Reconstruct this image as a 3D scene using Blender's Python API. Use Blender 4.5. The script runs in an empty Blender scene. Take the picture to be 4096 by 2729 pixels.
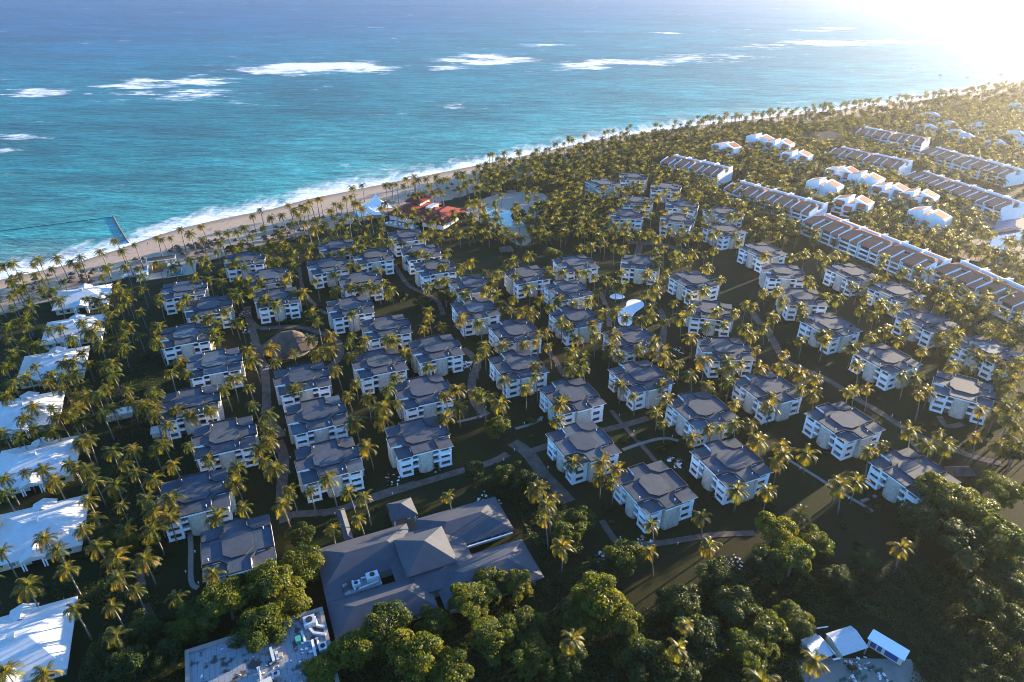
import bpy, math, random
import numpy as np
from math import radians, sin, cos, pi, hypot, atan2
from mathutils import Matrix, Vector
random.seed(7)
RNG = np.random.default_rng(11)
sc = bpy.context.scene
COL = sc.collection

# ------------------------------------------------------------------ camera, sky, sun, exposure
CAM_Z = 159.0
PITCH, ROLL, FOC = radians(29.75), radians(0.55), 2750.0 / 4096.0
cam_d = bpy.data.cameras.new('camera')
cam_d.sensor_width = 36.0
cam_d.lens = 36.0 * FOC
cam_d.clip_start = 1.0
cam_d.clip_end = 30000.0
cam = bpy.data.objects.new('camera', cam_d)
COL.objects.link(cam)
cam.matrix_world = (Matrix.Translation((0, 0, CAM_Z)) @ Matrix.Rotation(pi / 2 - PITCH, 4, 'X')
                    @ Matrix.Rotation(ROLL, 4, 'Z'))
sc.camera = cam

SUN_EL, SUN_AZ = radians(8.0), radians(53.0)        # azimuth clockwise from the viewing direction (+Y)
world = bpy.data.worlds.new('World')
sc.world = world
world.use_nodes = True
wn = world.node_tree
bg = wn.nodes['Background']
sky = wn.nodes.new('ShaderNodeTexSky')
sky.sky_type = 'NISHITA'
sky.sun_disc = False
sky.sun_elevation = SUN_EL
sky.sun_rotation = SUN_AZ
sky.altitude = 100.0
sky.air_density = 1.0
sky.dust_density = 0.4
sky.ozone_density = 5.0
wn.links.new(sky.outputs[0], bg.inputs[0])
bg.inputs[1].default_value = 0.15

sun_d = bpy.data.lights.new('sun', 'SUN')
sun_d.energy = 5.0
sun_d.angle = radians(0.6)
sun_d.color = (1.0, 0.80, 0.52)
sun = bpy.data.objects.new('sun', sun_d)
COL.objects.link(sun)
sdir = Vector((sin(SUN_AZ) * cos(SUN_EL), cos(SUN_AZ) * cos(SUN_EL), sin(SUN_EL)))   # towards the sun
sun.rotation_euler = sdir.to_track_quat('Z', 'Y').to_euler()
sun.location = (300, 200, 300)

vs = sc.view_settings
vs.view_transform = 'Standard'
vs.look = 'None'
vs.gamma = 1.0
vs.exposure = 2.25
sc.cycles.max_bounces = 6
sc.cycles.diffuse_bounces = 3
sc.cycles.glossy_bounces = 2
sc.cycles.transmission_bounces = 4
sc.cycles.transparent_max_bounces = 6
sc.cycles.volume_bounces = 0
sc.cycles.use_denoising = True
sc.cycles.denoiser = 'OPENIMAGEDENOISE'
sc.cycles.denoising_input_passes = 'RGB_ALBEDO_NORMAL'
sc.cycles.denoising_prefilter = 'ACCURATE'
sc.cycles.filter_width = 1.0
HAZE_D, HAZE_G = 0.000045, 0.72

# ------------------------------------------------------------------ helpers
def proj(x, y, z):
    """place in the photograph, percent across and down"""
    zr = z - CAM_Z
    dep = y * cos(PITCH) - zr * sin(PITCH)
    up = y * sin(PITCH) + zr * cos(PITCH)
    u, v = x / dep * FOC, -up / dep * FOC
    c, s = cos(ROLL), sin(ROLL)
    return (0.5 + c * u - s * v) * 100, (0.5 + (s * u + c * v) * 4096 / 2729) * 100

def place(x, y, z):
    a, b = proj(x, y, z)
    return '%.1f%% across, %.1f%% down the photo' % (min(max(a, 0), 100), min(max(b, 0), 100))

MATS = {}
def mat(name, col, rough=0.8, spec=0.3, build=None, metal=0.0):
    if name in MATS:
        return MATS[name]
    m = bpy.data.materials.new(name)
    m.use_nodes = True
    nt = m.node_tree
    b = nt.nodes['Principled BSDF']
    b.inputs['Base Color'].default_value = (*col, 1)
    b.inputs['Roughness'].default_value = rough
    b.inputs['Specular IOR Level'].default_value = spec
    b.inputs['Metallic'].default_value = metal
    if build:
        build(nt, b)
    MATS[name] = m
    return m

class N:
    """tiny node-graph helper"""
    def __init__(s, nt): s.nt = nt
    def n(s, t, **kw):
        nd = s.nt.nodes.new(t)
        for k, v in kw.items():
            setattr(nd, k, v)
        return nd
    def l(s, a, b): s.nt.links.new(a, b)
    def coord(s, kind='Object'): return s.n('ShaderNodeTexCoord').outputs[kind]
    def pos(s): return s.n('ShaderNodeNewGeometry').outputs['Position']
    def attr(s, name):
        a = s.n('ShaderNodeAttribute'); a.attribute_name = name; return a.outputs['Fac']
    def mapping(s, v, scale=(1, 1, 1), rot=(0, 0, 0)):
        m = s.n('ShaderNodeMapping'); s.l(v, m.inputs[0])
        m.inputs['Scale'].default_value = scale; m.inputs['Rotation'].default_value = rot
        return m.outputs[0]
    def noise(s, v, scale, detail=3, rough=0.55):
        t = s.n('ShaderNodeTexNoise'); s.l(v, t.inputs['Vector'])
        t.inputs['Scale'].default_value = scale; t.inputs['Detail'].default_value = detail
        t.inputs['Roughness'].default_value = rough
        return t.outputs['Fac']
    def ramp(s, f, *stops, interp='LINEAR'):
        r = s.n('ShaderNodeValToRGB'); s.l(f, r.inputs[0]); cr = r.color_ramp; cr.interpolation = interp
        while len(cr.elements) < len(stops): cr.elements.new(0.5)
        for e, (p, c) in zip(cr.elements, stops):
            e.position = p
            e.color = (c, c, c, 1) if isinstance(c, (int, float)) else (*c, 1)
        return r.outputs[0]
    def mix(s, f, a, b, mode='MIX'):
        m = s.n('ShaderNodeMix', data_type='RGBA', blend_type=mode)
        if isinstance(f, (int, float)): m.inputs[0].default_value = f
        else: s.l(f, m.inputs[0])
        for i, c in ((6, a), (7, b)):
            if isinstance(c, tuple): m.inputs[i].default_value = (*c, 1)
            else: s.l(c, m.inputs[i])
        return m.outputs[2]
    def math(s, op, a, b=0.0):
        m = s.n('ShaderNodeMath', operation=op)
        for i, c in ((0, a), (1, b)):
            if isinstance(c, (int, float)): m.inputs[i].default_value = c
            else: s.l(c, m.inputs[i])
        return m.outputs[0]
    def bump(s, h, dist=0.05, strength=0.5):
        b = s.n('ShaderNodeBump'); s.l(h, b.inputs['Height'])
        b.inputs['Distance'].default_value = dist; b.inputs['Strength'].default_value = strength
        return b.outputs[0]
    def rnd(s): return s.n('ShaderNodeObjectInfo').outputs['Random']

class MB:
    """collects vertices and faces for one mesh"""
    def __init__(s): s.v, s.f, s.m = [], [], []
    def poly(s, pts, m=0):
        i = len(s.v); s.v += [tuple(p) for p in pts]; s.f.append(tuple(range(i, i + len(pts)))); s.m.append(m)
    def box(s, x0, x1, y0, y1, z0, z1, m=0, top=None):
        i = len(s.v)
        s.v += [(x, y, z) for z in (z0, z1) for x, y in ((x0, y0), (x1, y0), (x1, y1), (x0, y1))]
        s.f += [(i, i+3, i+2, i+1), (i+4, i+5, i+6, i+7), (i, i+1, i+5, i+4), (i+1, i+2, i+6, i+5), (i+2, i+3, i+7, i+6), (i+3, i, i+4, i+7)]
        s.m += [m, m if top is None else top, m, m, m, m]
        return s
    def prism(s, pts, z0, z1, m=0, top=None, bottom=True):
        i = len(s.v); n = len(pts)
        zz = z1 if callable(z1) else (lambda x, y: z1)
        s.v += [(x, y, z0) for x, y in pts] + [(x, y, zz(x, y)) for x, y in pts]
        if bottom: s.f.append(tuple(i + k for k in range(n - 1, -1, -1))); s.m.append(m)
        s.f.append(tuple(i + n + k for k in range(n))); s.m.append(m if top is None else top)
        for k in range(n):
            k2 = (k + 1) % n
            s.f.append((i + k, i + k2, i + n + k2, i + n + k)); s.m.append(m)
        return s
    def ring(s, pts, w, z0, z1, m=0, top=None):
        """a lip of width w inside a closed polygon"""
        n = len(pts); inn = offset(pts, -w)
        i = len(s.v)
        for P, z in ((pts, z0), (pts, z1), (inn, z1), (inn, z0)):
            s.v += [(x, y, z) for x, y in P]
        for k in range(n):
            k2 = (k + 1) % n
            for r in range(3):
                s.f.append((i + r*n + k, i + r*n + k2, i + (r+1)*n + k2, i + (r+1)*n + k))
                s.m.append(m if top is None or r != 1 else top)
        return s
    def tube(s, pts, rad, seg=6, m=0, cap=True):
        pts = [Vector(p) for p in pts]; i = len(s.v)
        rads = rad if isinstance(rad, (list, tuple)) else [rad] * len(pts)
        for k, p in enumerate(pts):
            d = (pts[min(k+1, len(pts)-1)] - pts[max(k-1, 0)]).normalized()
            a = d.orthogonal().normalized() if abs(d.z) < 0.95 else Vector((1, 0, 0))
            a = (a - d * a.dot(d)).normalized(); b = d.cross(a)
            for j in range(seg):
                t = 2 * pi * j / seg
                s.v.append(tuple(p + (a * cos(t) + b * sin(t)) * rads[k]))
        for k in range(len(pts) - 1):
            for j in range(seg):
                j2 = (j + 1) % seg
                s.f.append((i + k*seg + j, i + k*seg + j2, i + (k+1)*seg + j2, i + (k+1)*seg + j)); s.m.append(m)
        if cap:
            s.f.append(tuple(i + j for j in range(seg - 1, -1, -1))); s.m.append(m)
            e = i + (len(pts) - 1) * seg
            s.f.append(tuple(e + j for j in range(seg))); s.m.append(m)
        return s
    def cone(s, c, r, z0, z1, seg=14, m=0, r1=0.0, jit=0.0):
        i = len(s.v)
        rr = [r * (1 + random.uniform(-jit, jit)) for _ in range(seg)]
        s.v += [(c[0] + rr[k]*cos(2*pi*k/seg), c[1] + rr[k]*sin(2*pi*k/seg), z0) for k in range(seg)]
        s.v += [(c[0], c[1], z1)]
        for k in range(seg):
            s.f.append((i + k, i + (k+1) % seg, i + seg)); s.m.append(m)
        s.f.append(tuple(i + k for k in range(seg - 1, -1, -1))); s.m.append(m)
        return s
    def xf(s, M):
        s.v = [tuple(M @ Vector(p)) for p in s.v]; return s
    def data(s, name, mats, smooth=False):
        me = bpy.data.meshes.new(name)
        me.from_pydata(s.v, [], s.f)
        for m in (mats if isinstance(mats, (list, tuple)) else [mats]):
            me.materials.append(m)
        if any(s.m): me.polygons.foreach_set('material_index', s.m)
        if smooth: me.polygons.foreach_set('use_smooth', [True] * len(s.f))
        me.update()
        return me

def offset(pts, w):
    n = len(pts); out = []
    area = sum(pts[k][0]*pts[(k+1) % n][1] - pts[(k+1) % n][0]*pts[k][1] for k in range(n))
    sg = 1 if area > 0 else -1
    for k in range(n):
        p0, p1, p2 = pts[k-1], pts[k], pts[(k+1) % n]
        d1 = Vector((p1[0]-p0[0], p1[1]-p0[1])).normalized(); d2 = Vector((p2[0]-p1[0], p2[1]-p1[1])).normalized()
        n1, n2 = Vector((d1.y, -d1.x)) * sg, Vector((d2.y, -d2.x)) * sg
        b = (n1 + n2); L = b.length
        b = n1 if L < 1e-4 else b / L
        q = w / max(0.3, b.dot(n1))
        out.append((p1[0] + b.x*q, p1[1] + b.y*q))
    return out

def arrays_mesh(name, V, Fq, mats, smooth=False):
    """mesh from numpy vertex and equal-sized face arrays"""
    me = bpy.data.meshes.new(name)
    k = Fq.shape[1]
    me.vertices.add(len(V)); me.vertices.foreach_set('co', V.astype(np.float32).ravel())
    me.loops.add(Fq.size); me.loops.foreach_set('vertex_index', Fq.astype(np.int32).ravel())
    me.polygons.add(len(Fq)); me.polygons.foreach_set('loop_start', np.arange(0, Fq.size, k, dtype=np.int32))
    for m in (mats if isinstance(mats, (list, tuple)) else [mats]):
        me.materials.append(m)
    me.update(calc_edges=True)
    if smooth: me.polygons.foreach_set('use_smooth', np.ones(len(Fq), dtype=bool))
    return me

def ob(name, me, parent=None, loc=None, rz=0.0, scale=None, M=None):
    o = bpy.data.objects.new(name, me)
    COL.objects.link(o)
    if M is not None: o.matrix_local = M
    else:
        if loc is not None: o.location = loc
        if rz: o.rotation_euler = (0, 0, rz)
        if scale is not None: o.scale = scale if isinstance(scale, (tuple, list)) else (scale,) * 3
    if parent is not None: o.parent = parent
    return o
def tag(o, label=None, cat=None, group=None, kind=None):
    for k, v in (('label', label), ('category', cat), ('group', group), ('kind', kind)):
        if v: o[k] = v
    return o
def root(name, loc, rz, label, cat, group=None):
    return tag(ob(name, None, None, loc, rz), label, cat, group)

# local grid of the resort: l along, m across, turned 23.5 degrees
GR = radians(23.5)
def LM(l, m): return (cos(GR)*l - sin(GR)*m, sin(GR)*l + cos(GR)*m)


# ------------------------------------------------------------------ labels: say where a thing stands in words
ORD = ['first', 'second', 'third', 'fourth', 'fifth', 'sixth', 'seventh', 'eighth', 'ninth', 'tenth', 'eleventh', 'twelfth', 'thirteenth', 'fourteenth', 'fifteenth', 'sixteenth', 'seventeenth', 'eighteenth', 'nineteenth', 'twentieth', 'twenty-first', 'twenty-second', 'twenty-third', 'twenty-fourth', 'twenty-fifth', 'twenty-sixth', 'twenty-seventh', 'twenty-eighth']
LANDMARKS = []          # x, y, phrase
def whereabouts(x, y):
    a = min(LANDMARKS, key=lambda q: (q[0]-x)**2 + (q[1]-y)**2)
    dx, dy = x - a[0], y - a[1]; d = hypot(dx, dy)
    t = math.degrees(atan2(dx, dy)) % 360
    w = ['behind', 'right behind', 'right of', 'front right of', 'in front of', 'front left of', 'left of', 'left behind'][int((t + 22.5) // 45) % 8]
    return w, a[2], d
def labels_for(kind, pts, most=12):
    """one label for each point, told apart by direction and rank from the nearest landmark"""
    W = [whereabouts(p[0], p[1]) for p in pts]; out = [None] * len(pts); grp = {}
    for i, w in enumerate(W): grp.setdefault((w[0], w[1]), []).append(i)
    rank = ['closest', 'second', 'third', 'fourth', 'fifth', 'sixth', 'seventh', 'eighth', 'ninth', 'tenth', 'eleventh', 'twelfth']
    for (w, nm), ids in grp.items():
        ids.sort(key=lambda i: W[i][2])
        for r, i in enumerate(ids):
            out[i] = '%s %s %s' % (kind, w, nm) + ('' if len(ids) == 1 else (', %s to it' % rank[r] if r == 0 else ', %s closest' % rank[min(r, most - 1)]))
    return out
# ------------------------------------------------------------------ survey of the place, metres
BLOCKS = [["A1",-165.3,312.7,22],["A2",-145.7,293.9,23],["A3",-144.9,266.0,23],["A4",-123.3,242.8,23],["A5",-121.7,213.7,23],["A6",-101.0,193.2,23],["A7",-99.5,163.8,23.5],["A8",-78.6,142.6,-66.5],["B1",-148.0,351.2,20],["B2",-127.5,328.3,21],["B3",-115.9,304.3,21],["C1",-84.0,231.6,23.5],["C2",-72.0,207.0,23.3],["C3",-61.5,181.4,23.6],["D1",-100.8,370.7,21],["D2",-100.2,344.0,24],["D3",-78.3,357.9,22],["D4",-78.7,325.2,22],["D5",-77.9,294.7,21.6],["D6",-57.5,275.3,22],["D7",-55.2,244.1,23],["D8",-34.4,223.2,23],["D9",-32.8,194.2,23.3],["E1",-63.6,388.9,22],["E2",-52.1,363.7,22],["E3",-42.1,342.8,22],["E4",-21.2,321.3,-69],["E5",-17.8,293.9,-69],["E6",-33.0,256.4,23],["F1",1.2,272.3,-66],["F2",2.6,243.2,-66],["F3",23.3,221.0,-65.5],["G1",25.2,191.7,-65.2],["G2",46.4,169.6,-64.9],["H1",7.6,334.4,23],["H2",34.5,350.0,23],["H3",28.3,316.3,-66],["H4",29.5,286.4,-66],["I1",70.7,351.6,-14],["K1",95.1,328.6,-64.3],["I2",95.4,294.3,-14],["J1",53.3,266.4,-66],["J2",52.4,235.5,-65.5],["J3",71.7,212.8,-66],["N1",92.5,257.7,4],["N2",101.7,227.7,-66],["N3",74.6,182.5,-66.6],["P1",122.8,206.0,-64.9],["P2",134.4,177.9,-65.4],["Q1",145.7,341.1,-6],["Q2",145.0,310.0,-3],["Q3",147.3,280.6,-65],["Q4",182.9,341.1,-65],["Q5",195.6,317.8,-65],["Q6",159.6,251.5,-64],["Q7",207.6,260.1,-64],["Q8",195.2,286.7,-64],["Q9",179.6,228.5,-32],["R1",73.7,430.4,-2],["R2",85.3,458.7,-9],["R3",114.6,451.3,-20],["R4",105.6,422.6,-20],["R5",138.7,437.4,25],["R6",130.9,404.5,-63],["R7",144.1,371.0,-63],["R8",91.2,516.4,-12],["R9",66.0,498.9,-60],["R10",111.1,490.8,-20]]
PALMS = [[-171.8,300.6],[-168.4,293.7],[-157.7,291.3],[-157.5,298.1],[-158.7,270.3],[-156.4,261.6],[-145.2,278.5],[-139.3,279.3],[-133.8,285.2],[-133.2,273.2],[-131.3,264.4],[-126.1,275.2],[-122.4,272.8],[-137.5,306.4],[-133.0,300.7],[-136.9,302.1],[-155.5,320.3],[-148.2,318.1],[-163.5,322.4],[-168.1,347.4],[-161.7,335.5],[-175.0,345.5],[-180.2,336.7],[-190.9,340.7],[-150.5,339.1],[-149.0,342.6],[-142.2,336.8],[-152.8,331.5],[-140.1,319.1],[-134.6,318.4],[-127.9,318.6],[-115.8,317.3],[-116.0,325.9],[-128.9,308.0],[-119.8,298.2],[-112.4,292.2],[-117.5,338.2],[-131.4,344.8],[-126.9,345.8],[-136.4,351.8],[-164.6,356.6],[-138.5,368.7],[-132.7,368.8],[-128.8,367.0],[-121.8,354.9],[-142.4,362.8],[-168.5,370.8],[-105.9,304.9],[-135.9,216.0],[-129.8,203.8],[-136.4,240.6],[-136.7,232.3],[-129.3,231.0],[-123.5,206.3],[-116.7,203.6],[-110.9,206.5],[-122.6,197.3],[-110.3,228.5],[-107.5,229.0],[-111.0,220.8],[-101.9,222.3],[-96.7,210.4],[-127.6,258.3],[-111.4,250.4],[-107.3,242.2],[-102.6,252.7],[-97.4,240.9],[-92.0,248.7],[-88.4,203.6],[-88.4,197.9],[-85.0,194.2],[-83.7,221.7],[-119.7,187.2],[-120.8,183.1],[-110.2,185.6],[-111.3,175.9],[-101.0,179.3],[-114.4,169.0],[-105.2,160.0],[-101.7,151.5],[-107.7,154.4],[-104.5,146.6],[-89.7,175.0],[-88.1,167.5],[-87.6,152.2],[-81.3,156.1],[-85.5,184.6],[-83.5,188.5],[-81.7,178.0],[-77.4,174.5],[-69.3,164.2],[-70.0,157.6],[-87.1,122.8],[-80.6,130.7],[-230.5,336.0],[-242.6,332.4],[-227.6,316.7],[-214.9,334.7],[-210.5,321.8],[-205.2,335.0],[-267.3,338.6],[-269.9,335.1],[-254.1,324.0],[-253.4,316.2],[-246.3,324.2],[-237.8,316.5],[-243.7,310.3],[-242.7,298.8],[-231.0,294.8],[-226.7,286.9],[-234.4,286.7],[-226.7,306.3],[-231.7,306.2],[-204.5,296.8],[-199.0,295.5],[-217.1,295.1],[-197.7,311.4],[-190.9,302.7],[-197.4,333.5],[-190.8,323.9],[-195.6,299.8],[-185.0,295.8],[-191.8,287.6],[-185.3,289.1],[-185.5,281.2],[-173.3,284.1],[-205.0,266.2],[-200.6,267.4],[-193.6,272.4],[-186.8,272.5],[-187.5,265.3],[-183.5,263.1],[-190.4,258.4],[-182.9,273.8],[-163.6,262.3],[-170.2,263.4],[-175.5,253.2],[-221.5,275.5],[-216.5,268.3],[-224.9,268.1],[-210.4,255.8],[-203.0,252.7],[-199.0,250.6],[-217.0,256.8],[-208.1,246.2],[-192.5,235.4],[-182.9,238.5],[-179.4,239.5],[-172.6,237.7],[-172.0,228.1],[-182.0,228.8],[-191.4,227.7],[-177.0,228.0],[-181.3,224.2],[-166.5,221.8],[-158.9,230.2],[-163.8,238.8],[-153.3,256.9],[-165.6,215.7],[-161.3,214.9],[-176.3,207.2],[-169.4,207.3],[-205.4,241.1],[-204.7,235.1],[-193.5,223.1],[-191.4,215.2],[-160.5,207.4],[-160.2,202.6],[-149.1,203.6],[-154.3,199.6],[-164.3,201.8],[-147.6,219.5],[-142.9,211.8],[-156.9,215.8],[-137.8,219.6],[-137.0,209.4],[-132.0,207.9],[-177.8,191.9],[-170.7,189.8],[-168.0,194.3],[-161.4,193.6],[-145.8,188.8],[-147.2,186.7],[-145.6,175.9],[-157.0,171.3],[-152.0,172.6],[-145.4,167.8],[-142.1,173.4],[-161.6,168.2],[-157.8,161.7],[-138.0,172.9],[-132.6,167.4],[-134.7,182.7],[-128.2,183.5],[-127.2,176.2],[-121.7,171.8],[-125.2,165.7],[-112.3,159.5],[-123.9,151.1],[-129.9,158.7],[-124.8,146.5],[-117.4,140.1],[-133.8,142.8],[-127.7,138.6],[-142.9,137.9],[-121.3,131.8],[-128.3,126.0],[-101.8,135.6],[-105.6,128.9],[-99.3,125.1],[-102.7,119.8],[-112.1,118.9],[-118.4,101.3],[-108.7,100.8],[-97.6,111.3],[-100.6,320.7],[-93.2,328.5],[-87.2,308.5],[-81.8,314.4],[-76.1,312.6],[-72.6,316.0],[-68.0,312.8],[-65.5,319.5],[-60.5,309.1],[-87.3,340.3],[-81.3,337.5],[-70.8,333.3],[-95.6,358.1],[-101.1,354.7],[-106.3,354.6],[-90.1,363.1],[-85.6,365.7],[-70.5,374.7],[-52.8,384.1],[-47.1,353.6],[-51.6,357.5],[-48.5,393.5],[-43.5,377.2],[-36.8,360.3],[-37.5,340.0],[-42.5,315.3],[-37.9,320.1],[-34.1,321.6],[-74.3,284.7],[-103.4,306.8],[-93.8,285.4],[-89.0,276.6],[-39.6,288.8],[-90.2,379.5],[-108.8,391.8],[-115.5,397.4],[-119.9,393.4],[-116.1,368.3],[-113.3,355.2],[-123.8,380.4],[-100.5,394.0],[-88.8,396.2],[-79.3,392.6],[-87.5,260.2],[-79.9,263.9],[-76.8,250.8],[-81.9,248.4],[-71.2,235.4],[-70.1,256.2],[-70.8,264.0],[-67.1,246.0],[-64.6,252.5],[-64.2,260.2],[-53.7,261.4],[-50.9,259.5],[-45.4,249.1],[-61.1,225.7],[-62.4,217.1],[-54.4,215.8],[-46.0,230.0],[-47.8,222.0],[-47.8,210.0],[-42.5,212.3],[-34.0,237.8],[-39.6,270.8],[-31.6,273.1],[-38.8,281.6],[-25.4,217.8],[-56.3,199.9],[-46.5,201.4],[-49.3,186.0],[-58.8,169.9],[-63.0,164.0],[-51.0,163.7],[-24.1,203.8],[-29.2,306.7],[-23.2,306.8],[-13.4,310.9],[-10.3,318.9],[-8.3,307.2],[-6.4,296.1],[-23.0,279.7],[-15.1,276.6],[-4.3,338.7],[1.7,328.8],[-7.7,331.4],[-14.2,332.7],[-27.6,339.7],[-22.6,345.8],[7.9,314.0],[0.6,302.3],[-1.0,290.3],[4.8,289.3],[9.0,287.1],[13.7,301.4],[18.4,337.8],[19.9,332.0],[27.0,333.6],[22.9,301.6],[37.5,300.7],[18.2,293.1],[29.7,296.9],[22.7,278.5],[25.4,273.2],[28.6,263.0],[38.9,333.9],[34.7,333.8],[43.0,328.3],[36.9,277.7],[36.8,266.2],[11.6,267.7],[15.1,267.8],[10.4,259.7],[5.1,257.6],[15.6,255.9],[-3.6,256.5],[-11.8,257.3],[9.2,357.6],[-0.1,347.9],[-14.6,245.9],[-11.6,252.4],[-2.8,229.0],[5.6,223.5],[9.9,240.1],[9.3,232.5],[25.4,251.2],[24.1,239.5],[29.0,237.9],[30.3,247.6],[-21.3,222.3],[-13.8,220.1],[-7.3,217.9],[-4.2,212.8],[-19.6,210.3],[-11.5,217.1],[19.1,216.1],[17.1,202.6],[18.5,213.0],[20.9,179.4],[30.7,178.9],[35.2,176.2],[29.2,171.7],[32.9,169.0],[9.9,167.7],[13.5,161.6],[53.7,207.9],[54.9,201.0],[43.0,310.8],[52.5,320.3],[56.1,317.7],[57.8,334.3],[49.1,325.7],[42.1,287.8],[49.1,289.1],[53.1,283.5],[71.0,331.8],[78.7,345.2],[81.6,334.9],[73.7,320.8],[66.8,310.1],[71.1,308.9],[66.3,294.1],[65.3,284.9],[59.5,281.4],[70.0,279.4],[78.5,299.1],[87.8,306.7],[96.2,312.0],[85.4,293.3],[78.6,284.0],[79.1,265.0],[88.5,275.5],[96.8,290.1],[45.4,267.3],[42.6,256.4],[37.0,273.4],[90.9,358.0],[89.0,345.5],[95.8,348.7],[105.4,342.8],[108.5,327.0],[41.6,252.4],[45.8,247.9],[54.8,254.6],[59.9,250.9],[62.0,260.5],[65.2,253.8],[63.9,247.3],[42.9,226.5],[47.0,218.8],[58.8,226.8],[64.2,234.3],[69.1,243.0],[72.3,234.4],[59.1,216.8],[80.4,245.8],[77.1,226.3],[85.2,237.2],[28.9,243.1],[96.8,277.0],[105.4,289.3],[113.1,297.7],[106.8,267.7],[106.2,274.0],[114.6,275.2],[104.5,254.9],[90.2,246.4],[90.4,240.2],[95.3,242.9],[86.5,229.2],[102.4,240.4],[109.1,241.4],[112.5,240.6],[115.7,251.4],[117.4,236.4],[113.0,224.1],[116.9,221.9],[122.2,232.3],[131.0,298.1],[139.8,297.1],[136.5,286.6],[127.5,263.1],[137.9,268.4],[122.3,286.3],[100.4,220.1],[84.5,214.1],[97.2,212.9],[63.9,193.3],[71.0,198.6],[75.0,198.7],[80.6,201.4],[86.7,201.5],[86.5,191.8],[93.7,188.8],[89.2,179.8],[101.0,184.6],[72.0,166.4],[81.5,166.1],[46.2,462.4],[59.4,468.6],[68.2,465.9],[64.4,480.7],[75.6,481.1],[75.7,454.8],[79.9,506.9],[88.7,494.0],[90.5,481.6],[101.6,514.4],[104.0,494.5],[100.4,464.0],[108.1,476.0],[113.7,467.4],[126.4,515.2],[89.9,449.7],[83.4,441.4],[63.9,430.5],[59.6,415.6],[63.4,406.3],[68.1,399.6],[70.7,406.5],[85.2,431.1],[89.4,426.2],[69.4,386.5],[71.8,451.9],[100.2,434.1],[113.0,434.5],[127.8,442.8],[128.7,432.4],[120.5,405.5],[127.2,412.7],[140.4,425.2],[146.1,427.8],[133.8,392.5],[132.6,379.8],[124.7,396.6],[120.4,392.1],[93.8,409.4],[96.5,398.1],[104.2,400.5],[105.7,389.6],[112.0,389.7],[80.3,391.1],[84.2,391.2],[86.2,384.8],[99.3,381.0],[40.0,396.6],[44.8,424.9],[48.2,425.0],[50.1,410.5],[58.0,394.8],[51.8,388.1],[58.1,369.8],[63.0,367.9],[53.5,375.7],[38.6,369.3],[45.5,371.4],[81.0,364.5],[86.2,368.5],[91.4,360.9],[95.0,357.2],[80.5,353.2],[102.1,363.1],[108.3,361.3],[115.0,367.3],[124.7,467.7],[130.9,470.8],[139.1,486.2],[147.2,457.0],[148.5,468.4],[153.5,457.1],[154.0,443.5],[162.9,480.8],[159.9,490.0],[124.2,453.5],[132.4,462.2],[141.9,359.8],[126.3,312.3],[134.0,314.0],[132.7,302.2],[138.1,292.5],[154.5,328.6],[153.6,320.6],[154.3,307.0],[160.8,305.7],[174.4,321.0],[175.7,316.4],[174.7,306.0],[166.9,293.1],[170.7,287.9],[180.2,301.8],[179.5,297.5],[185.2,322.9],[190.2,329.4],[200.9,346.6],[197.3,332.8],[197.7,305.0],[184.5,296.2],[140.3,269.6],[138.5,263.7],[148.2,258.2],[121.9,282.9],[181.7,280.3],[179.8,274.0],[170.2,273.8],[165.6,270.1],[170.9,264.3],[159.8,267.6],[187.7,360.9],[173.7,364.4],[164.8,362.3],[156.8,358.3],[116.2,296.2],[175.9,356.9],[182.6,362.7],[168.7,345.9],[176.8,255.2],[189.8,256.5],[198.7,254.5],[203.3,249.2],[212.4,247.3],[158.2,235.3],[163.0,234.4],[157.9,221.3],[162.3,224.1],[143.7,244.0],[133.8,224.5],[139.3,225.5],[143.2,198.9],[152.3,196.8],[145.1,190.0],[151.4,190.1],[164.4,195.4],[176.0,211.3],[187.5,215.7],[183.7,206.6],[190.8,212.4],[176.9,195.6],[183.1,201.0],[177.7,191.3],[93.0,184.6],[122.6,186.7],[129.1,189.3],[106.0,171.5],[111.6,170.9],[87.7,155.3],[131.3,223.5],[8.3,165.3],[11.3,158.4],[10.3,152.4],[15.0,141.9],[42.1,150.8],[57.7,154.1],[57.3,142.9],[15.7,111.3],[44.8,115.7],[41.5,109.1],[40.0,140.3],[105.9,169.0],[112.6,142.6],[130.6,139.5],[73.8,106.0],[59.2,100.5],[-45.6,161.1],[-45.2,151.6],[-52.1,147.7],[-19.5,162.3],[211.5,318.7],[221.5,325.1],[220.4,315.9],[227.1,307.3],[228.9,320.6],[211.2,308.4],[233.2,297.7],[214.6,286.7],[224.6,275.7],[214.0,275.5],[225.3,268.6],[252.3,325.8],[240.4,314.9],[249.0,312.1]]
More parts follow.
